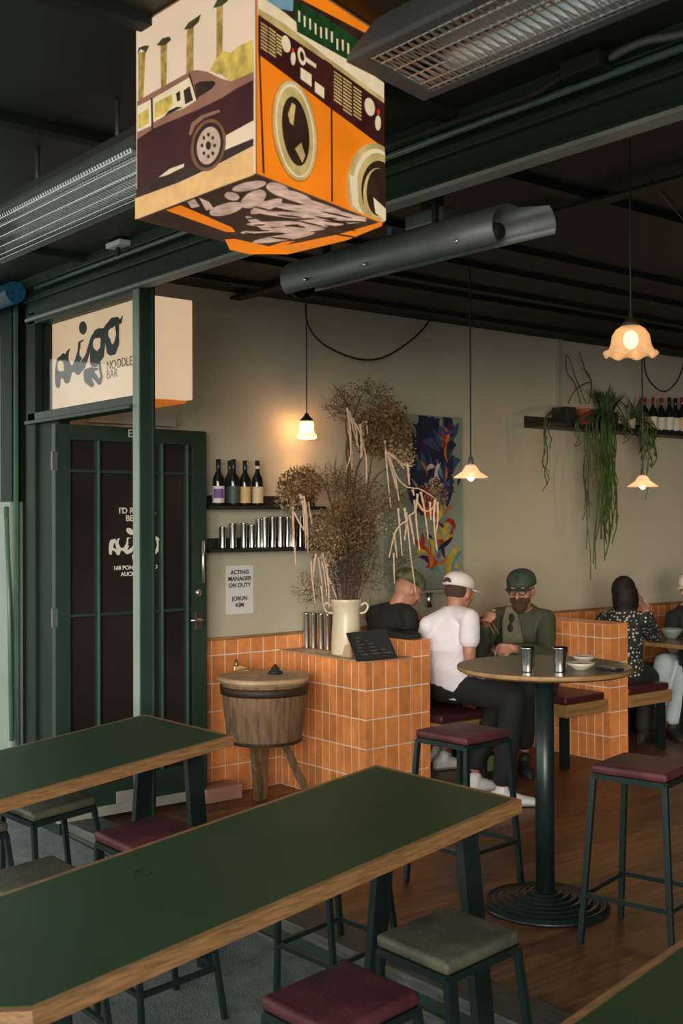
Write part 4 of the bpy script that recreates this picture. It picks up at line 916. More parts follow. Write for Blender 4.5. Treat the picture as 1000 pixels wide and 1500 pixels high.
def dab(u, v, ln, wd, an, m, cv=.5):
    global kk
    kk += 1; n = 9; off = Vector((XW+.0455+kk*.00006, 0, 0)); pts = []; x = u; z = v; a = an
    for i in range(n+1):
        pts.append((x, z, a)); x += math.cos(a)*ln/n; z += math.sin(a)*ln/n; a += cv/n
    for i in range(n):
        (x0, z0, a0), (x1, z1, a1) = pts[i], pts[i+1]; w0 = wd*math.sin(math.pi*(i+.3)/(n+.6)); w1 = wd*math.sin(math.pi*(i+1.3)/(n+.6))
        q_ = [(x0-math.sin(a0)*w0, z0+math.cos(a0)*w0), (x0+math.sin(a0)*w0, z0-math.cos(a0)*w0), (x1+math.sin(a1)*w1, z1-math.cos(a1)*w1), (x1-math.sin(a1)*w1, z1+math.cos(a1)*w1)]
        q_ = [(min(max(s, 0.005), W_-.005), min(max(t, .005), H_-.005)) for s, t in q_]
        f = b.face([(off.x, pY0+s, pz0+t) for s, t in q_])
        if f: f.material_index = mats.index(m)
for i in range(90): dab(W_*rr.uniform(.35, .80), H_*rr.uniform(.42, .90), rr.uniform(.1, .26), rr.uniform(.02, .055), rr.uniform(.6, 2.6), rr.choice(['navy', 'navy', 'navy', 'purple', 'bluepaint', 'navy']), rr.uniform(-2, 2))
for i in range(34): dab(W_*rr.uniform(.45, .85), H_*rr.uniform(.10, .46), rr.uniform(.1, .2), rr.uniform(.012, .03), rr.uniform(0, 3), rr.choice(['redpaint', 'yellowpaint', 'purple', 'navy', 'orangepaint', 'redpaint', 'tealpaint']), rr.uniform(-3, 3))
for i in range(16): dab(W_*rr.uniform(.5, .8), H_*rr.uniform(.5, .9), rr.uniform(.08, .16), rr.uniform(.01, .02), rr.uniform(.6, 2.6), rr.choice(['redpaint', 'bluepaint', 'tealpaint', 'orangepaint', 'whitepaint']), rr.uniform(-2, 2))
dab(W_*.80, H_*.04, .30, .03, 1.8, 'yellowpaint', -1.4); dab(W_*.84, H_*.05, .26, .016, 1.7, 'tealpaint', -1.4); dab(W_*.92, H_*.60, .08, .012, 1.2, 'navy', 0)
o = b.build('paint_strokes', pm[mats[0]], e, fix=False)
for m_ in mats[1:]: o.data.materials.append(pm[m_])
# ledge below the painting
y0 = PX(612, 864, XW+.08).y; y1 = PX(668, 864, XW+.08).y; z = PX(640, 864, XW+.1).z
e = empty('wall_ledge', (XW, (y0+y1)/2, z), 'narrow pale ledge on the wall behind the two men', 'ledge')
MB().box((XW, y0, z-.015), (XW+.12, y1, z+.002)).build('board', M['whitep'], e); q = PX(628, 875, XW+.06); MB().tube([(XW+.06, q.y, z-.015), (XW+.06, q.y, z-.12)], .022, 14).build('bracket', M['chrome'], e, smooth=True)

# right plant shelf
XP = XW+.20; zS = PX(850, 628, XP).z; yS0 = PX(797, 620, XP).y
e = empty('plant_shelf', (XW, 8, zS), 'long dark shelf high on the wall carrying plants and bottles', 'shelf')
MB().box((XW, yS0, zS), (XP, 10.3, zS+.035)).build('board', M['shelf'], e, bevel=.002); MB().box((XW, yS0, zS+.035), (XW+.012, 10.3, zS+.09)).build('back_rail', M['shelf'], e)
zP = zS+.0355; XB = XW+.10
for i, (px, lm, cm) in enumerate(((944, 'lab_c', 'foil_red'), (956, 'lab_w', 'foil_red'), (968, 'lab_w', 'foil_red'), (980, 'lab_w', 'foil_blk'), (989, 'lab_w', 'foil_blk'), (999, 'lab_o', 'foil_red'), (1010, 'lab_w', 'foil_red'), (1022, 'lab_w', 'foil_blk'))):
    q = PX(px, 632, XB+.03*(i % 2)); h = PX(px, 585, XB).z-zP+.01
    names = ['red-capped wine bottle on the plant shelf, first and half behind the cord', 'red-capped wine bottle, second in the row on the plant shelf', 'red-capped wine bottle, third in the row on the plant shelf', 'black-capped wine bottle, fourth in the row on the plant shelf', 'black-capped wine bottle, fifth in the row on the plant shelf', 'red-capped wine bottle with ochre label at the right picture edge', 'red-capped wine bottle beyond the right picture edge', 'black-capped wine bottle beyond the right picture edge']
    bottle((q.x, q.y, zP), h, M[lm], M[cm], names[i], 'wine bottles on the plant shelf')
def pot(px, wd, h, m, label):
    q = PX(px, 630, XB); e = empty('plant_pot', (XB, q.y, zP), label, 'plant pot')
    if m == 'pot': MB().box((XB-.07, q.y-wd/2, zP), (XB+.07, q.y+wd/2, zP+h)).build('trough', M[m], e, bevel=.004)
    else: MB().lathe([(0, 0), (wd*.38, 0), (wd*.5, h*.8), (wd*.54, h*.8), (wd*.54, h), (wd*.46, h), (wd*.44, h*.8), (0, h*.8)], (XB, q.y, zP), 24).build('pot_body', M[m], e, smooth=True)
    return Vector((XB, q.y, zP+h*.85))
kq = 8.2/F
pA = pot(826, 24*kq, 27*kq, 'pot', 'black square planter at the left end of the plant shelf')
pB = pot(856, 27*kq, 27*kq, 'terra', 'orange-brown pot right of the black planter on the shelf')
pC = pot(888, 26*kq, 25*kq, 'pot', 'dark planter in the middle of the shelf under the trailing plant')
pD_ = pot(925, 14*kq, 20*kq, 'cream', 'small ochre jar beside the bottles on the plant shelf')
def hang(parent, name, px0, py0, px1, py1, X, wob, r, rs): 
    pts = []
    for i in range(7):
        t = i/6; pts.append(PX(px0+(px1-px0)*t+rs.uniform(-wob, wob), py0+(py1-py0)*t, X))
    MB()
    return pts
def tendril_mass(base, label, strands, ups, seed, name='trailing_plant', leaves=0):
    rs = random.Random(seed); e = empty(name, base[:], label, 'plant'); b = MB()
    for (x0, x1, ylen, n) in strands:
        for i in range(n):
            xs = rs.uniform(x0, x1); L_y = 625+(ylen-625)*rs.uniform(.45, 1); Xo = XP+rs.uniform(.0, .06); p0 = base+Vector((rs.uniform(-.03, .03), rs.uniform(-.04, .04), 0))
            pe = PX(xs, 625, Xo); pts = [p0, (p0+pe)/2+up*rs.uniform(.04, .09), Vector((Xo, pe.y, zS+.05))]
            m_ = 5
            for j in range(1, m_+1): q = PX(xs+rs.uniform(-3, 3)+rs.uniform(-1, 1)*j, 625+(L_y-625)*j/m_, Xo); pts.append(q)
            b.tube(cubic(pts, 3), .0042, 4, cap=False)
            if leaves:
                for j in range(leaves):
                    q = Vector(pts[3+j % (len(pts)-3)])+Vector((rs.uniform(-.02, .02), rs.uniform(-.02, .02), rs.uniform(-.05, .05))); b.ell(q, (.007, .014, .018), seg=5, rings=4)
    b.build('trailing_stems', M['leaf'], e)
    b = MB()
    for i in range(ups):
        a = rs.uniform(0, 6.28); ln = rs.uniform(.14, .30); d = Vector((math.cos(a)*.35, math.sin(a)*.75, 1)).normalized(); s = d.cross(up).normalized()*rs.uniform(.006, .011)
        p0 = base+Vector((rs.uniform(-.03, .03), rs.uniform(-.07, .07), -.01)); m1 = p0+d*ln*.55+s*.5; p1 = p0+d*ln+Vector((math.cos(a)*.03, math.sin(a)*.06, -.02*rs.random()))
        b.face([p0-s*.6, p0+s*.6, m1+s*1.2, m1-s*1.2]); b.face([m1-s*1.2, m1+s*1.2, p1])
    if ups: b.build('upright_leaves', M['leaf'], e, fix=False)
    return e
tendril_mass(pC, 'trailing green plant with very long hanging stems in the middle of the shelf', [(858, 876, 850, 9), (862, 884, 720, 10), (880, 900, 830, 30), (884, 897, 760, 20), (840, 850, 665, 3), (905, 925, 655, 4)], 70, 4)
tendril_mass(pD_, 'trailing leafy plant hanging beside the bottles', [(938, 952, 670, 8), (946, 960, 690, 8), (940, 952, 770, 2)], 16, 9, leaves=3)
tendril_mass(pA, 'sparse plant in the black planter with a few thin hanging stems', [(797, 803, 730, 3), (800, 806, 665, 2)], 0, 12)
e = empty('climbing_plant', pB[:], 'spindly bare-stemmed plant rising from the orange-brown pot', 'plant')
for pl in ([(858, 592), (850, 570), (842, 552), (836, 530), (830, 520)], [(862, 592), (866, 560), (858, 545), (848, 515)], [(862, 592), (866, 562), (850, 565), (838, 578), (832, 592)], [(850, 592), (842, 562), (830, 545), (829, 520)], [(866, 562), (862, 548), (854, 540)]):
    MB().tube(cubic([PX(x, y, XB) for x, y in pl], 4), .0045, 5).build('stem', M['leaf'], e, smooth=True)

# ================================================================== DRIED ARRANGEMENT
DV = (vb-CAM).dot(f2); rs = random.Random(21)
e = empty('dried_flower_arrangement', tp[:], 'tall dried flower arrangement with cream hanging tassels standing in the jug', 'dried flowers')
def pd(x, y, o=0): return PD(x, y, DV+o)
JM = pd(507, 884)
branches = [([(507, 940), (504, 860), (508, 780), (512, 700), (507, 660), (515, 620), (528, 580)], .013), ([(506, 940), (500, 850), (490, 760), (470, 700), (448, 690)], .008), ([(510, 940), (518, 850), (525, 770), (545, 710), (560, 690), (590, 680)], .009),
    ([(509, 940), (512, 820), (516, 740), (522, 690), (540, 650), (560, 620), (575, 590)], .010), ([(512, 940), (524, 860), (532, 800), (545, 760), (570, 735), (610, 715), (645, 705)], .008), ([(508, 940), (508, 720), (512, 670), (506, 620), (512, 600), (498, 575), (487, 563)], .007),
    ([(505, 940), (492, 860), (482, 820), (470, 800)], .006), ([(511, 940), (528, 870), (545, 830), (556, 800)], .004), ([(516, 610), (505, 590), (498, 562)], .004), ([(485, 740), (478, 700), (476, 678)], .003), ([(488, 750), (492, 710), (490, 688)], .003),
    ([(510, 940), (540, 700), (548, 660), (552, 640)], .006), ([(500, 940), (485, 870), (455, 845), (436, 838)], .002), ([(500, 940), (470, 880), (452, 870)], .002), ([(505, 720), (530, 700), (545, 690)], .004)]
for i, (pl, r) in enumerate(branches):
    o_ = rs.uniform(-.08, .08); n = len(pl)
    pts = cubic([pd(x, y, o_*(j/(n-1))) for j, (x, y) in enumerate(pl)], 5); MB().tube(pts, r, 7, r2=r*.35).build('branch', M['twig'], e, smooth=True)
def bloom(cx, cy, rx, ry, m, n, sz, o_, tw=20, name='dried_bloom'):
    b = MB(); c = pd(cx, cy, o_); k = DV/F
    for i in range(n):
        while True:
            u, v, w_ = rs.uniform(-1, 1), rs.uniform(-1, 1), rs.uniform(-1, 1)
            if .15 < u*u+v*v+w_*w_ < 1: break
        p = c+r3*u*rx*k+u3*v*ry*k+f2*w_*rx*k*.8; d = Vector((rs.gauss(0, 1), rs.gauss(0, 1), rs.gauss(0, 1))).normalized(); s_ = d.cross(Vector((rs.gauss(0, 1), rs.gauss(0, 1), rs.gauss(0, 1)))).normalized()
        L1 = sz*rs.uniform(.6, 1.5); b.face([p, p+s_*L1*.35+d*L1*.4, p+d*L1, p-s_*L1*.35+d*L1*.5])
    o1 = b.build(name, m, e, fix=False); o1['kind'] = 'stuff'; b = MB()
    for i in range(tw):
        a = rs.uniform(0, 6.28); q = c+r3*math.cos(a)*rx*k*rs.uniform(.6, 1.25)+u3*math.sin(a)*ry*k*rs.uniform(.6, 1.25)+f2*rs.uniform(-.05, .05)
        c_ = c+(q-c)*rs.uniform(0, .5)+r3*rs.gauss(0, .35)*rx*k-u3*abs(rs.gauss(0, .5))*ry*k; mid = (c_+q)/2+Vector((rs.uniform(-.02, .02), rs.uniform(-.02, .02), rs.uniform(-.01, .02))); b.tube([c_, mid, q], .0016, 4, r2=.0008, cap=False)
    b.build('fine_twigs', M['twig'], o1); return o1
for a_ in ((440, 712, 34, 30, 'dried', 1100, .018, 0), (424, 728, 22, 26, 'dried2', 420, .016, -.02), (455, 700, 24, 22, 'dried2', 330, .015, .03), (535, 590, 48, 36, 'dried', 700, .012, 0), (560, 635, 48, 38, 'dried', 2000, .019, .02), (572, 612, 26, 28, 'dried', 500, .018, 0),
           (588, 668, 24, 22, 'dried2', 420, .016, -.03), (500, 778, 54, 40, 'dried', 2200, .017, 0), (508, 720, 26, 40, 'dried', 700, .014, 0), (520, 800, 34, 60, 'twig', 1200, .015, 0), (478, 798, 28, 30, 'dried2', 600, .017, -.04), (522, 760, 32, 46, 'dried', 800, .015, .05), (560, 728, 40, 30, 'dried', 560, .015, 0), (565, 755, 26, 32, 'dried2', 300, .012, .03), (640, 728, 16, 18, 'dried', 260, .015, 0), (635, 712, 12, 12, 'dried2', 140, .014, 0),
           (508, 838, 30, 46, 'twig', 900, .014, 0)):
    bloom(*a_[:4], M[a_[4]], *a_[5:])
for cx, cy, rx, ry in ((560, 835, 34, 34), (590, 810, 24, 20), (452, 860, 26, 24), (500, 590, 30, 26), (492, 700, 22, 32), (550, 575, 30, 22)): bloom(cx, cy, rx, ry, M['twig'], 120, .007, rs.uniform(-.05, .05), 46, 'twiggy_spray')
TS = [[(360, 190), (375, 290), (378, 420), (355, 490)], [(375, 220), (405, 300), (410, 380)], [(385, 240), (430, 330), (435, 430)], [(440, 260), (440, 360), (455, 450), (455, 555)], [(455, 255), (460, 320)], [(372, 205), (392, 300), (420, 390)], [(425, 270), (430, 350), (428, 440)], [(368, 300), (385, 400), (383, 490)],
 [(545, 350), (550, 420), (562, 560), (575, 680)], [(550, 400), (590, 500), (615, 650)], [(560, 410), (610, 450), (640, 490)], [(570, 420), (600, 520), (650, 575), (720, 590), (800, 640)], [(655, 460), (665, 570)], [(560, 430), (585, 520), (600, 590)], [(575, 415), (640, 470), (680, 475)],
 [(610, 680), (620, 800), (630, 915)], [(640, 680), (650, 760), (640, 840)], [(650, 700), (670, 900), (697, 1100)], [(690, 640), (700, 760), (715, 890)], [(720, 600), (740, 700), (757, 835)], [(790, 640), (785, 740), (800, 890)], [(765, 650), (770, 740)], [(802, 650), (803, 740), (795, 800)], [(655, 740), (600, 790), (565, 925)], [(590, 800), (605, 925)], [(588, 900), (592, 1050)], [(705, 610), (695, 690), (660, 720)], [(665, 720), (680, 800), (690, 860)], [(700, 640), (730, 690), (770, 690), (790, 650)], [(680, 590), (688, 620)],
 [(130, 610), (150, 700), (160, 880)], [(150, 620), (165, 720), (170, 900)], [(95, 670), (100, 800), (112, 965)], [(100, 700), (150, 790)], [(170, 650), (190, 760)], [(140, 615), (148, 700), (150, 790)], [(150, 640), (160, 760), (158, 850)],
 [(240, 900), (265, 1000), (310, 1120)], [(250, 920), (270, 1050), (272, 1170)], [(185, 940), (192, 1040), (205, 1150)], [(220, 920), (240, 1060)], [(230, 910), (250, 1000), (262, 1110)], [(210, 905), (200, 960), (196, 1020)], [(235, 1060), (245, 1160)]]
for pl in TS:
    o_ = rs.uniform(-.12, -.04); w_ = len(pl)
    pts = cubic([pd(400+x/3.333, 540+y/3.333, o_) for x, y in pl], 7); n = len(pts); r0 = rs.uniform(.006, .0095)
    MB().tube(pts, [r0*(1-.55*j/n)*(1+.22*math.sin(j*2.1)) for j in range(n)], 7).build('hanging_tassel', M['amar'], e, smooth=True)

# ================================================================== DISHES
def dish(p, r, h, m, label, food=True, group=None, name='bowl', cat='bowl', fm='food'):
    e = empty(name, p[:], label, cat, group)
    MB().lathe([(0, 0), (r*.45, 0), (r*.5, .006), (r*.85, h*.6), (r, h), (r*.96, h), (r*.8, h*.6), (r*.45, .012), (0, .010)], p, 28).build('bowl_body', m, e, smooth=True)
    if food:
        b = MB(); q = random.Random(int(p[0]*1000))
        for i in range(14): a = q.uniform(0, 6.28); rr_ = r*.6*math.sqrt(q.random()); b.ell((p[0]+math.cos(a)*rr_, p[1]+math.sin(a)*rr_, p[2]+h*.6), (r*.2, r*.15, h*.28), seg=8, rings=5)
        b.build('food', M[fm], e, smooth=True, voxel=.004)
    return e
for px, lab in ((773, 'steel tumbler on the round table, left of the pair'), (820, 'steel tumbler on the round table, right of the pair')):
    q = PZ(px, 984, RZ+.0005); k = (q-CAM).dot(f2)/F; steel_cup(q[:], 36*k, 11.5*k, lab, 'steel tumblers on the round table', taper=.78)
q = PZ(850, 981, RZ+.0005); dish(q, .060, .030, M['bowl'], 'small stoneware dish with leftovers at the right of the round table', group='dishes on the round table')
q = PZ(842, 975, RZ+.0005)+Vector((-.05, .12, 0)); dish(q, .050, .028, M['bowl'], 'small stoneware dish farther back on the round table', group='dishes on the round table')
q = PZ(893, 981, RZ+.0005); 
e = empty('cutlery_rest', q[:], 'low dark tray with cutlery at the right rim of the round table', 'tray'); MB().box((q.x-.05, q.y-.03, RZ+.0005), (q.x+.05, q.y+.03, RZ+.008)).build('tray', M['rubber'], e, bevel=.002)
for i in range(3): MB().bar((q.x-.045, q.y-.018+i*.016, RZ+.011), (q.x+.045, q.y-.022+i*.016, RZ+.011), .006, .003).build('spoon', M['chrome'], e)
for px, py, r, fm, lab in ((735, 960, .085, 'lab_w', 'pale shallow dish on the booth table, left one before the green-capped man'), (755, 953, .075, 'lab_w', 'pale shallow dish on the booth table, farther back'), (722, 944, .06, 'food', 'dark noodle bowl held by the green-capped man')):
    q = PZ(px, py, .7475); dish(q, r, .045 if fm == 'lab_w' else .07, M['bowl'] if fm == 'lab_w' else M['rubber'], lab, fm=fm)
q = PZ(763, 960, .7475); k = (q-CAM).dot(f2)/F
e = empty('drinking_glass', q[:], 'slim clear drinking glass on the booth table behind the tumblers', 'glass'); MB().lathe([(0, 0), (.028, 0), (.034, .15), (.032, .15), (.026, .006), (0, .006)], q, 20).build('glass_body', M['glass'], e, smooth=True)
q2 = q+Vector((-.07, .03, 0)); e = empty('water_bottle', q2[:], 'slender steel water bottle beside the drinking glass on the booth table', 'bottle'); MB().lathe([(0, 0), (.024, 0), (.024, .12), (.016, .15), (.016, .165), (0, .165)], q2, 20).build('bottle_body', M['chrome'], e, smooth=True); MB().lathe([(0, .166), (.018, .166), (.018, .185), (0, .187)], q2, 16).build('cap', M['alu_d'], e, smooth=True)
q = PZ(983, 935, .7475); dish(q, .085, .075, M['sage'], 'large pale green bowl on the booth table at the right edge', food=False)
b_ = PZ(706, 1145, 0); 
e = empty('carrier_bag', (-5.0, 5.30, 0), 'dark bag with a bright green label on the floor between the shoes', 'bag')
q = PD(715, 1112, 7.15); MB().box((q.x-.07, q.y-.10, .002), (q.x+.05, q.y+.06, .22)).build('bag_body', M['rubber'], e, bevel=.02); MB().box((q.x+.0505, q.y-.06, .12), (q.x+.054, q.y+.045, .21)).build('label_patch', M['green_tag'], e)

# ================================================================== PEOPLE
def frame(fwd, upv=(0, 0, 1)):
    y = Vector(fwd).normalized(); z = Vector(upv).normalized(); x = y.cross(z).normalized(); z = x.cross(y).normalized()
    return Matrix((x, y, z)).transposed()
def hand(mb, w, d, n, side, curl=.6, s=1.0):
    """palm with four jointed fingers and a thumb leaving its side"""
    d = Vector(d).normalized(); n = Vector(n); n = (n-d*n.dot(d)).normalized(); x = d.cross(n)*side
    for t in (-.026, -.009, .009, .026): mb.cap(w+d*.01+x*t*.7*s, w+d*.085*s+x*t*s, .014*s, .011*s, 8)
    for i, (t, ln) in enumerate(((.028, .072), (.0095, .082), (-.0095, .076), (-.027, .06))):
        p = w+d*.085*s+x*t*s; dd_ = d.copy()
        for j, f in enumerate((.45, .32, .23)):
            a = curl*(.7+.25*j+.06*i); dd_ = (dd_*math.cos(a)+n*math.sin(a)).normalized(); q = p+dd_*ln*f*s; mb.cap(p, q, .0092*s*(1-.07*j), .0085*s*(1-.07*j), 8); p = q
    p = w+d*.025*s+x*.026*s
    for f, dr in ((.038, d*.7+x*.75+n*.2), (.030, d*.9+x*.25+n*.5), (.024, d*.9+n*.6)): q = p+Vector(dr).normalized()*f*s; mb.cap(p, q, .0115*s, .0100*s, 8); p = q
def head(mb, c, R, s=1.0):
    P = lambda x, y, z: Vector(c)+R @ Vector((x, y, z))*s
    mb.ell(c, (.076*s, .094*s, .098*s), R, 20, 14); mb.ell(P(0, .022, -.048), (.063*s, .070*s, .070*s), R, 16, 10); mb.ell(P(0, .048, -.088), (.036*s, .034*s, .028*s), R, 12, 8)
    mb.cap(P(0, .088, .008), P(0, .108, -.028), .0095*s, .014*s, 8); mb.cap(P(-.034, .080, .022), P(.034, .080, .022), .013*s, .013*s, 8)
    mb.cap(P(-.020, .084, -.060), P(.020, .084, -.060), .0085*s, .0085*s, 8); mb.cap(P(-.018, .082, -.071), P(.018, .082, -.071), .0085*s, .0085*s, 8)
    for t in (-1, 1):
        mb.ell(P(.078*t, -.004, -.016), (.010*s, .020*s, .032*s), R, 10, 8); mb.ell(P(.045*t, .060, -.025), (.022*s, .024*s, .022*s), R, 10, 8)
def torso(mb, J, g=0.0, top=1, bottom=0):
    pel, ch, nk = J['pelvis'], J['chest'], J['neck']; hs = (J['hip_r']-J['hip_l']); ss = (J['sh_r']-J['sh_l']); sw = ss.length/2
    sp = (nk-pel).normalized(); s0 = (hs-sp*hs.dot(sp)).normalized(); s1 = (ss-sp*ss.dot(sp)).normalized(); f0 = sp.cross(s0); f1 = sp.cross(s1)
    rings = [(pel-sp*.08, s0*(.12+g), f0*(.085+g)), (pel, s0*(.168+g), f0*(.125+g)), (pel.lerp(ch, .4), s0*(.155+g), f0*(.118+g)), (pel.lerp(ch, .8), s1*(.17+g), f1*(.122+g)), (ch.lerp(nk, .35), s1*(sw*.98+g), f1*(.118+g)), (ch.lerp(nk, .72), s1*(sw*.80+g), f1*(.088+g)), (nk, s1*(.072+g*.4), f1*(.066+g*.4))]
    mb.loft(rings, 22)
def person(name, label, J, hf, hup, cloth, hair=None, hs=1.0, sleeve='short', skin='skin', hands=True, curl=.7, legs=True, sc=1.0, pants='black_cl', shoes='shoe', footdir=None, vox=.0085):
    e = empty(name, (J['pelvis'].x, J['pelvis'].y, 0), label, 'person'); R = frame(hf, hup); hc = J['head']
    if 'hip_l' not in J:
        s_ = (J['sh_r']-J['sh_l']).normalized(); J['hip_l'] = J['pelvis']-s_*.09; J['hip_r'] = J['pelvis']+s_*.09
    b = MB(); torso(b, J); head(b, hc, R, hs); b.cap(J['neck']-up*.01, hc-R @ Vector((0, .015, .05)), .056*hs, .052*hs, 14)
    for s_ in 'lr':
        b.cap(J['sh_'+s_], J['el_'+s_], .050, .040); b.cap(J['el_'+s_], J['wr_'+s_], .040, .027)
        if hands:
            d = J.get('hd_'+s_, J['wr_'+s_]-J['el_'+s_]); hand(b, J['wr_'+s_], d, J.get('hn_'+s_, Vector((0, 0, -1))), 1 if s_ == 'r' else -1, curl)
        if legs: b.cap(J['hip_'+s_], J['kn_'+s_], .080, .055); b.cap(J['kn_'+s_], J['an_'+s_], .052, .036); b.cap(J['an_'+s_], J['an_'+s_]+Vector((0, 0, -.03)), .036, .034)
    b.build('body', M[skin], e, voxel=.0065, smooth_it=2)
    for t in (-1, 1): MB().ell(hc+R @ Vector((.030*t, .079, .004))*hs, (.010, .008, .007), R, 10, 8).build('eye', M['ink'], e, smooth=True)
    b = MB(); torso(b, J, .020)
    for s_ in 'lr':
        a_, c_ = J['sh_'+s_], J['el_'+s_]; b.cap(J['neck'].lerp(J['chest'], .22), a_, .060, .060); b.ell(a_, (.060, .060, .060))
        if sleeve == 'short': b.cap(a_, a_.lerp(c_, .62), .059, .064, 14)
        else: b.cap(a_, c_, .062, .058, 14); b.cap(c_, c_.lerp(J['wr_'+s_], .86), .058, .044, 14)
    b.build('shirt' if sleeve == 'short' else 'jacket', M[cloth], e, voxel=vox, smooth_it=2)
    if legs:
        b = MB(); b.ell(J['pelvis'], (.17, .15, .12), Matrix.Rotation(math.atan2((J['hip_r']-J['hip_l']).y, (J['hip_r']-J['hip_l']).x), 3, 'Z'))
        for s_ in 'lr': b.cap(J['hip_'+s_], J['kn_'+s_], .100, .078, 14); b.cap(J['kn_'+s_], J['kn_'+s_].lerp(J['an_'+s_], .97), .078, .060, 14)
        b.build('trousers', M[pants], e, voxel=vox, smooth_it=2)
        for s_ in 'lr':
            fd = Vector((footdir or {}).get(s_, (hf[0], hf[1], 0))); fd.z = 0; fd.normalize(); a_ = J['an_'+s_].copy(); a_.z = 0; sd_ = Vector((fd.y, -fd.x, 0)); b = MB()
            b.loft([(a_-fd*.075+up*.03, sd_*.02, up*.028), (a_-fd*.06+up*.042, sd_*.036, up*.040), (a_+up*.050, sd_*.040, up*.048), (a_+fd*.06+up*.040, sd_*.042, up*.038), (a_+fd*.13+up*.030, sd_*.048, up*.028), (a_+fd*.18+up*.026, sd_*.038, up*.024), (a_+fd*.205+up*.022, sd_*.014, up*.012)], 18)
            b.cap(a_+up*.05, a_+up*.085, .044, .042)
            sh = b.build('shoe', M[shoes], e, voxel=.006, smooth_it=1)
            MB().loft([(a_-fd*.08+up*.009, sd_*.022, up*.008), (a_-fd*.06+up*.010, sd_*.042, up*.009), (a_+fd*.05+up*.010, sd_*.042, up*.009), (a_+fd*.13+up*.010, sd_*.052, up*.009), (a_+fd*.19+up*.010, sd_*.038, up*.009), (a_+fd*.215+up*.010, sd_*.014, up*.008)], 16).build('sole', M['whitep'] if shoes == 'shoe' else M['rubber'], sh)
            if shoes == 'shoe':
                b = MB()
                for i in range(4): t = .05+i*.022; b.tube([a_+fd*t+up*(.083-i*.009)+sd_*u for u in (-.02, 0, .02)], .003, 5)
                b.build('laces', M['paper'], sh)
    return e, R, hc
def cap_on(e, R, c, m, s=1.0, opening=False, logo=False, brim=True, name='cap'):
    P = lambda x, y, z: Vector(c)+R @ Vector((x, y-.012, z+.020))*s; b = MB(); n = 24; rings = []
    for j in range(8):
        t = j/7*math.pi/2; z = .022+.072*math.sin(t); k_ = math.cos(t)**.8 if j < 7 else 0.02
        rings.append((P(0, -.002, z), R @ Vector((.088*k_*s, 0, 0)), R @ Vector((0, .106*k_*s, 0))))
    rings.insert(0, (P(0, -.004, .004), R @ Vector((.0885*s, 0, 0)), R @ Vector((0, .105*s, 0)))); b.loft(rings, n, close=True)
    co = b.build(name, M[m], e, smooth=True)
    MB().ell(P(0, 0, .096), (.007, .007, .005), R, 8, 6).build('button', M[m], co, smooth=True)
    if brim:
        b = MB(); t_ = []; bt_ = []
        for i in range(13):
            a = math.pi*(i/12); x = .074*math.cos(a); yo = .075+.085*math.sin(a)**.8; t_.append(P(x, yo, .012-abs(x)*.22)); bt_.append(P(x, yo, .007-abs(x)*.22))
        t_.append(P(-.05, .05, .004)); bt_.append(P(-.05, .05, .0)); t_.append(P(.05, .05, .004)); bt_.append(P(.05, .05, .0))
        b.hexa(bt_, t_).build('brim', M[m], co)
    if opening:
        b = MB(); pts = []
        for i in range(9): a = math.pi*i/8; x = .034*math.cos(a); z = .012+.030*math.sin(a); y = -.112*math.sqrt(max(0, 1-(x/.088)**2))*math.cos(math.asin(min(1, max(0, (z-.022)/.072))))**.8-.004; pts.append(P(x, y, z))
        b.face(pts).calc_center_median; b.build('strap_opening', M['beard'], co, fix=False)
    if logo:
        b = MB(); z0 = .040; b.face([P(-.018, .106, z0), P(.020, .106, z0), P(.012, .101, z0+.02), P(.001, .080, z0+.044), P(-.010, .101, z0+.02)]); b.build('triangle_emblem', M['ink'], co, fix=False)
    return co
S2 = lambda x, y, d: PD(x, y, d)
# man in white T-shirt, back to the camera
J = dict(pelvis=S2(664, 1002, 7.22), chest=S2(648, 935, 7.16), neck=S2(668, 889, 7.20), head=S2(673, 866, 7.23), sh_l=S2(628, 916, 7.12), sh_r=S2(688, 906, 7.02), el_l=S2(622, 960, 7.35), wr_l=S2(668, 972, 7.55),
         el_r=S2(685, 968, 6.98), wr_r=S2(688, 983, 7.12), hip_l=S2(650, 1006, 7.32), hip_r=S2(682, 1008, 7.12), kn_r=S2(752, 1024, 6.82), an_r=S2(735, 1142, 6.72), kn_l=S2(738, 1016, 7.12), an_l=S2(696, 1118, 7.05))
J['el_r'] = S2(687, 955, 6.98); J['wr_r'] = S2(690, 986, 7.0); J['hd_r'] = r3*.9-u3*.35; J['hn_r'] = -u3
e, R, hc = person('person', 'person in a white T-shirt and white cap, seen from behind on a low bench', J, r3*.72+f2*.66-up*.22, up, 'white_cl', footdir={'r': r3*.9-f2*.1, 'l': r3*.8+f2*.2})
cap_on(e, R, hc, 'white_cap', 1.06, opening=True); MB().ell(hc+R @ Vector((0, -.030, -.005)), (.0785, .072, .062), R).build('short_hair', M['beard'], e, smooth=True)
MB().lathe([(.020, 0), (.0225, 0), (.0225, .012), (.020, .012)], J['wr_r']+r3*.01, 16, axis=(J['wr_r']-J['el_r'])).build('bracelet', M['brass'], e)
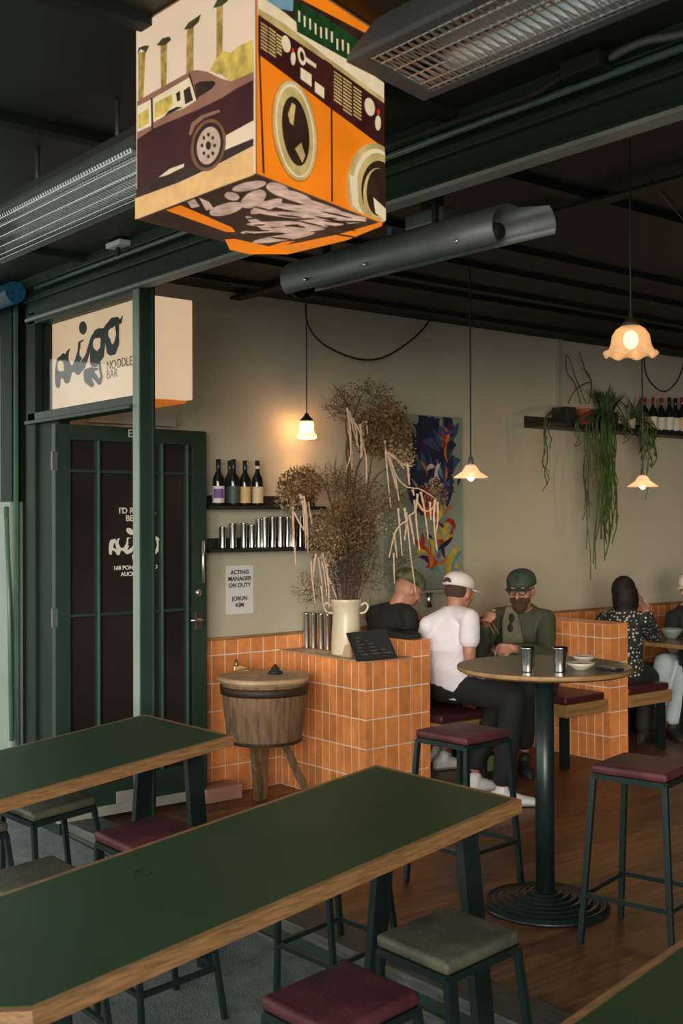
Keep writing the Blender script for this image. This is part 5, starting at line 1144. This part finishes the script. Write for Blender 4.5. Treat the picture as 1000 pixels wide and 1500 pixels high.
# man in green cap, eating, facing the camera
J = dict(pelvis=S2(778, 1000, 7.95), chest=S2(765, 930, 7.80), neck=S2(764, 890, 7.68), head=S2(763, 862, 7.58), sh_r=S2(728, 903, 7.72), sh_l=S2(800, 906, 7.68), el_r=S2(704, 952, 7.55), wr_r=S2(712, 912, 7.32), el_l=S2(800, 958, 7.50), wr_l=S2(752, 950, 7.28),
         kn_r=S2(745, 1010, 7.45), kn_l=S2(772, 1012, 7.45), an_r=S2(742, 1090, 7.55), an_l=S2(768, 1088, 7.6))
J['hd_r'] = up*.3-r3*.1-f2*.5; J['hn_r'] = r3*.8-up*.5; J['hd_l'] = -r3; J['hn_l'] = -up*.3-f2
e, R, hc = person('person', 'bearded person in a green cap and olive jacket, eating with chopsticks', J, -f2*.85-up*.20-r3*.36, up, 'green_cl', sleeve='long', curl=.95, pants='black_cl', shoes='rubber', footdir={'r': -f2, 'l': -f2}, hs=1.05)
cap_on(e, R, hc, 'green_cap', 1.10, logo=True)
MB().ell(hc+R @ Vector((0, -.022, .0)), (.0785, .080, .06), R).build('short_hair', M['beard'], e, smooth=True)
b = MB(); b.ell(hc+R @ Vector((0, .060, -.098)), (.052, .042, .055), R); b.ell(hc+R @ Vector((0, .055, -.060)), (.068, .050, .040), R); b.ell(hc+R @ Vector((0, .100, -.052)), (.034, .014, .010), R); b.build('beard', M['beard'], e, voxel=.005)
b = MB()
for t in (-1, 1): b.tube([hc+R @ Vector((.034*t+.026*math.cos(a), .108, .006+.020*math.sin(a))) for a in [2*math.pi*i/14 for i in range(15)]], .0032, 6); b.tube([hc+R @ Vector((.060*t, .106, .012)), hc+R @ Vector((.088*t, .03, .012)), hc+R @ Vector((.086*t, -.01, .004))], .003, 6)
b.tube([hc+R @ Vector((-.008, .110, .010)), hc+R @ Vector((.008, .110, .010))], .003, 6); b.build('glasses', M['rubber'], e)
ch = J['chest']; 
MB().loft([(S2(748, 888, 7.58), r3*.035, f2*.02), (S2(748, 910, 7.58), r3*.062, f2*.03), (S2(752, 945, 7.60), r3*.075, f2*.03), (S2(755, 960, 7.62), r3*.07, f2*.03)], 16).build('undershirt', M['green_tee'], e, voxel=.008)
b = MB(); b.ell(S2(749, 905, 7.50), (.022, .012, .030)); b.ell(S2(747, 920, 7.50), (.020, .012, .028)); b.cap(S2(749, 900, 7.5), S2(747, 922, 7.5), .006, .006); b.build('hanging_sunglasses', M['rubber'], e, voxel=.004)
b_ = J['wr_r']
for k_ in (-.007, .007):
    tag(MB().bar(S2(708, 896, 7.22)+r3*k_, S2(727, 928, 7.28)+r3*k_*2.2, .006, .006).build('chopstick', M['oak']), 'brown chopstick held by the green-capped person', 'chopstick', 'chopsticks')
# man with camouflage hat, half hidden behind the counter things
S2 = lambda x, y, d: PD(x, y, d-.16)
J = dict(pelvis=S2(585, 990, 7.62), chest=S2(570, 925, 7.60), neck=S2(582, 884, 7.60), head=S2(598, 862, 7.62), sh_l=S2(548, 900, 7.66), sh_r=S2(598, 902, 7.48), el_l=S2(560, 950, 7.85), wr_l=S2(600, 935, 8.05), el_r=S2(606, 945, 7.50), wr_r=S2(612, 905, 7.75), kn_l=S2(640, 1000, 8.0), kn_r=S2(650, 1005, 7.8), an_l=S2(640, 1078, 8.05), an_r=S2(650, 1085, 7.85))
J['hd_r'] = r3+f2*.3; J['hn_r'] = -up
e, R, hc = person('person', 'person in a black T-shirt and camouflage hat behind the cream jug', J, r3*.75+f2*.35-up*.5, up, 'black_cl', shoes='shoe')
cap_on(e, R, hc, 'camo', 1.08, brim=False, name='hat')
S2 = lambda x, y, d: PD(x, y, d)
# woman with long dark hair, dotted blouse
dots = mat('dotted_blouse', (.02, .022, .02), .8); nt = dots.node_tree; N = nt.nodes; K = nt.links
vo = N.new('ShaderNodeTexVoronoi'); vo.inputs['Scale'].default_value = 36; vo.inputs['Randomness'].default_value = .6; tcd = N.new('ShaderNodeTexCoord'); K.new(tcd.outputs['Object'], vo.inputs['Vector'])
crd = N.new('ShaderNodeValToRGB'); crd.color_ramp.interpolation = 'CONSTANT'; crd.color_ramp.elements[0].color = (.50, .52, .46, 1); crd.color_ramp.elements[1].color = (.014, .018, .016, 1); crd.color_ramp.elements[1].position = .30
K.new(vo.outputs['Distance'], crd.inputs['Fac']); K.new(crd.outputs['Color'], N['Principled BSDF'].inputs['Base Color']); M['dots'] = dots
J = dict(pelvis=S2(908, 985, 8.45), chest=S2(905, 930, 8.42), neck=S2(912, 893, 8.44), head=S2(914, 868, 8.46), sh_l=S2(884, 908, 8.55), sh_r=S2(940, 908, 8.32), el_l=S2(884, 950, 8.75), wr_l=S2(920, 940, 8.95), el_r=S2(957, 934, 8.62), wr_r=S2(946, 897, 8.62), kn_l=S2(955, 985, 8.9), kn_r=S2(950, 992, 8.7), an_l=S2(950, 1062, 8.8), an_r=S2(942, 1066, 8.6))
J['hd_r'] = up-r3*.25; J['hn_r'] = -r3*.7-f2*.3
e, R, hc = person('person', 'person with long dark hair in a black and white dotted blouse, hand at cheek', J, f2*.75+r3*.6-up*.1, up, 'dots', sleeve='long', skin='skin2', curl=.35, shoes='rubber')
b = MB(); b.ell(hc+R @ Vector((0, -.012, .018)), (.086, .104, .106), R, 24, 16)
hb = hc-up*.0; b.loft([(hc+up*.03-f2*.03, r3*.088, f2*.085), (hc-up*.05-f2*.035, r3*.098, f2*.075), (hc-up*.11-f2*.04, r3*.090, f2*.055), (hc-up*.17-f2*.06, r3*.05, f2*.035), (hc-up*.23-f2*.085-r3*.03, r3*.022, f2*.018), (hc-up*.30-f2*.10-r3*.035, r3*.010, f2*.01)], 22); b.build('hair', M['hair'], e, voxel=.007)
MB().lathe([(.030, 0), (.034, 0), (.034, .014), (.030, .014)], J['wr_r']-up*.02, 16, axis=(J['wr_r']-J['el_r'])).build('bracelet', M['brass'], e)
# person cut by the right edge, facing back along the booth
J = dict(pelvis=S2(1018, 975, 9.25), chest=S2(1010, 925, 9.15), neck=S2(1008, 885, 9.1), head=S2(1012, 862, 9.05), sh_r=S2(985, 905, 9.05), sh_l=S2(1045, 905, 9.2), el_r=S2(985, 950, 8.95), wr_r=S2(1000, 948, 8.75), el_l=S2(1050, 950, 9.1), wr_l=S2(1025, 948, 8.9), kn_r=S2(972, 972, 8.75), kn_l=S2(1003, 978, 8.75), an_r=S2(960, 1045, 8.85), an_l=S2(985, 1053, 8.75))
e, R, hc = person('person', 'person in black top, white cap and light jeans, cut off by the right edge', J, -f2*.8-r3*.5-up*.1, up, 'black_cl', skin='skin2', sleeve='short', pants='jeans', shoes='rubber', footdir={'r': -f2*.8-r3*.4, 'l': -f2*.9+r3*.1})
cap_on(e, R, hc, 'white_cap', 1.12)
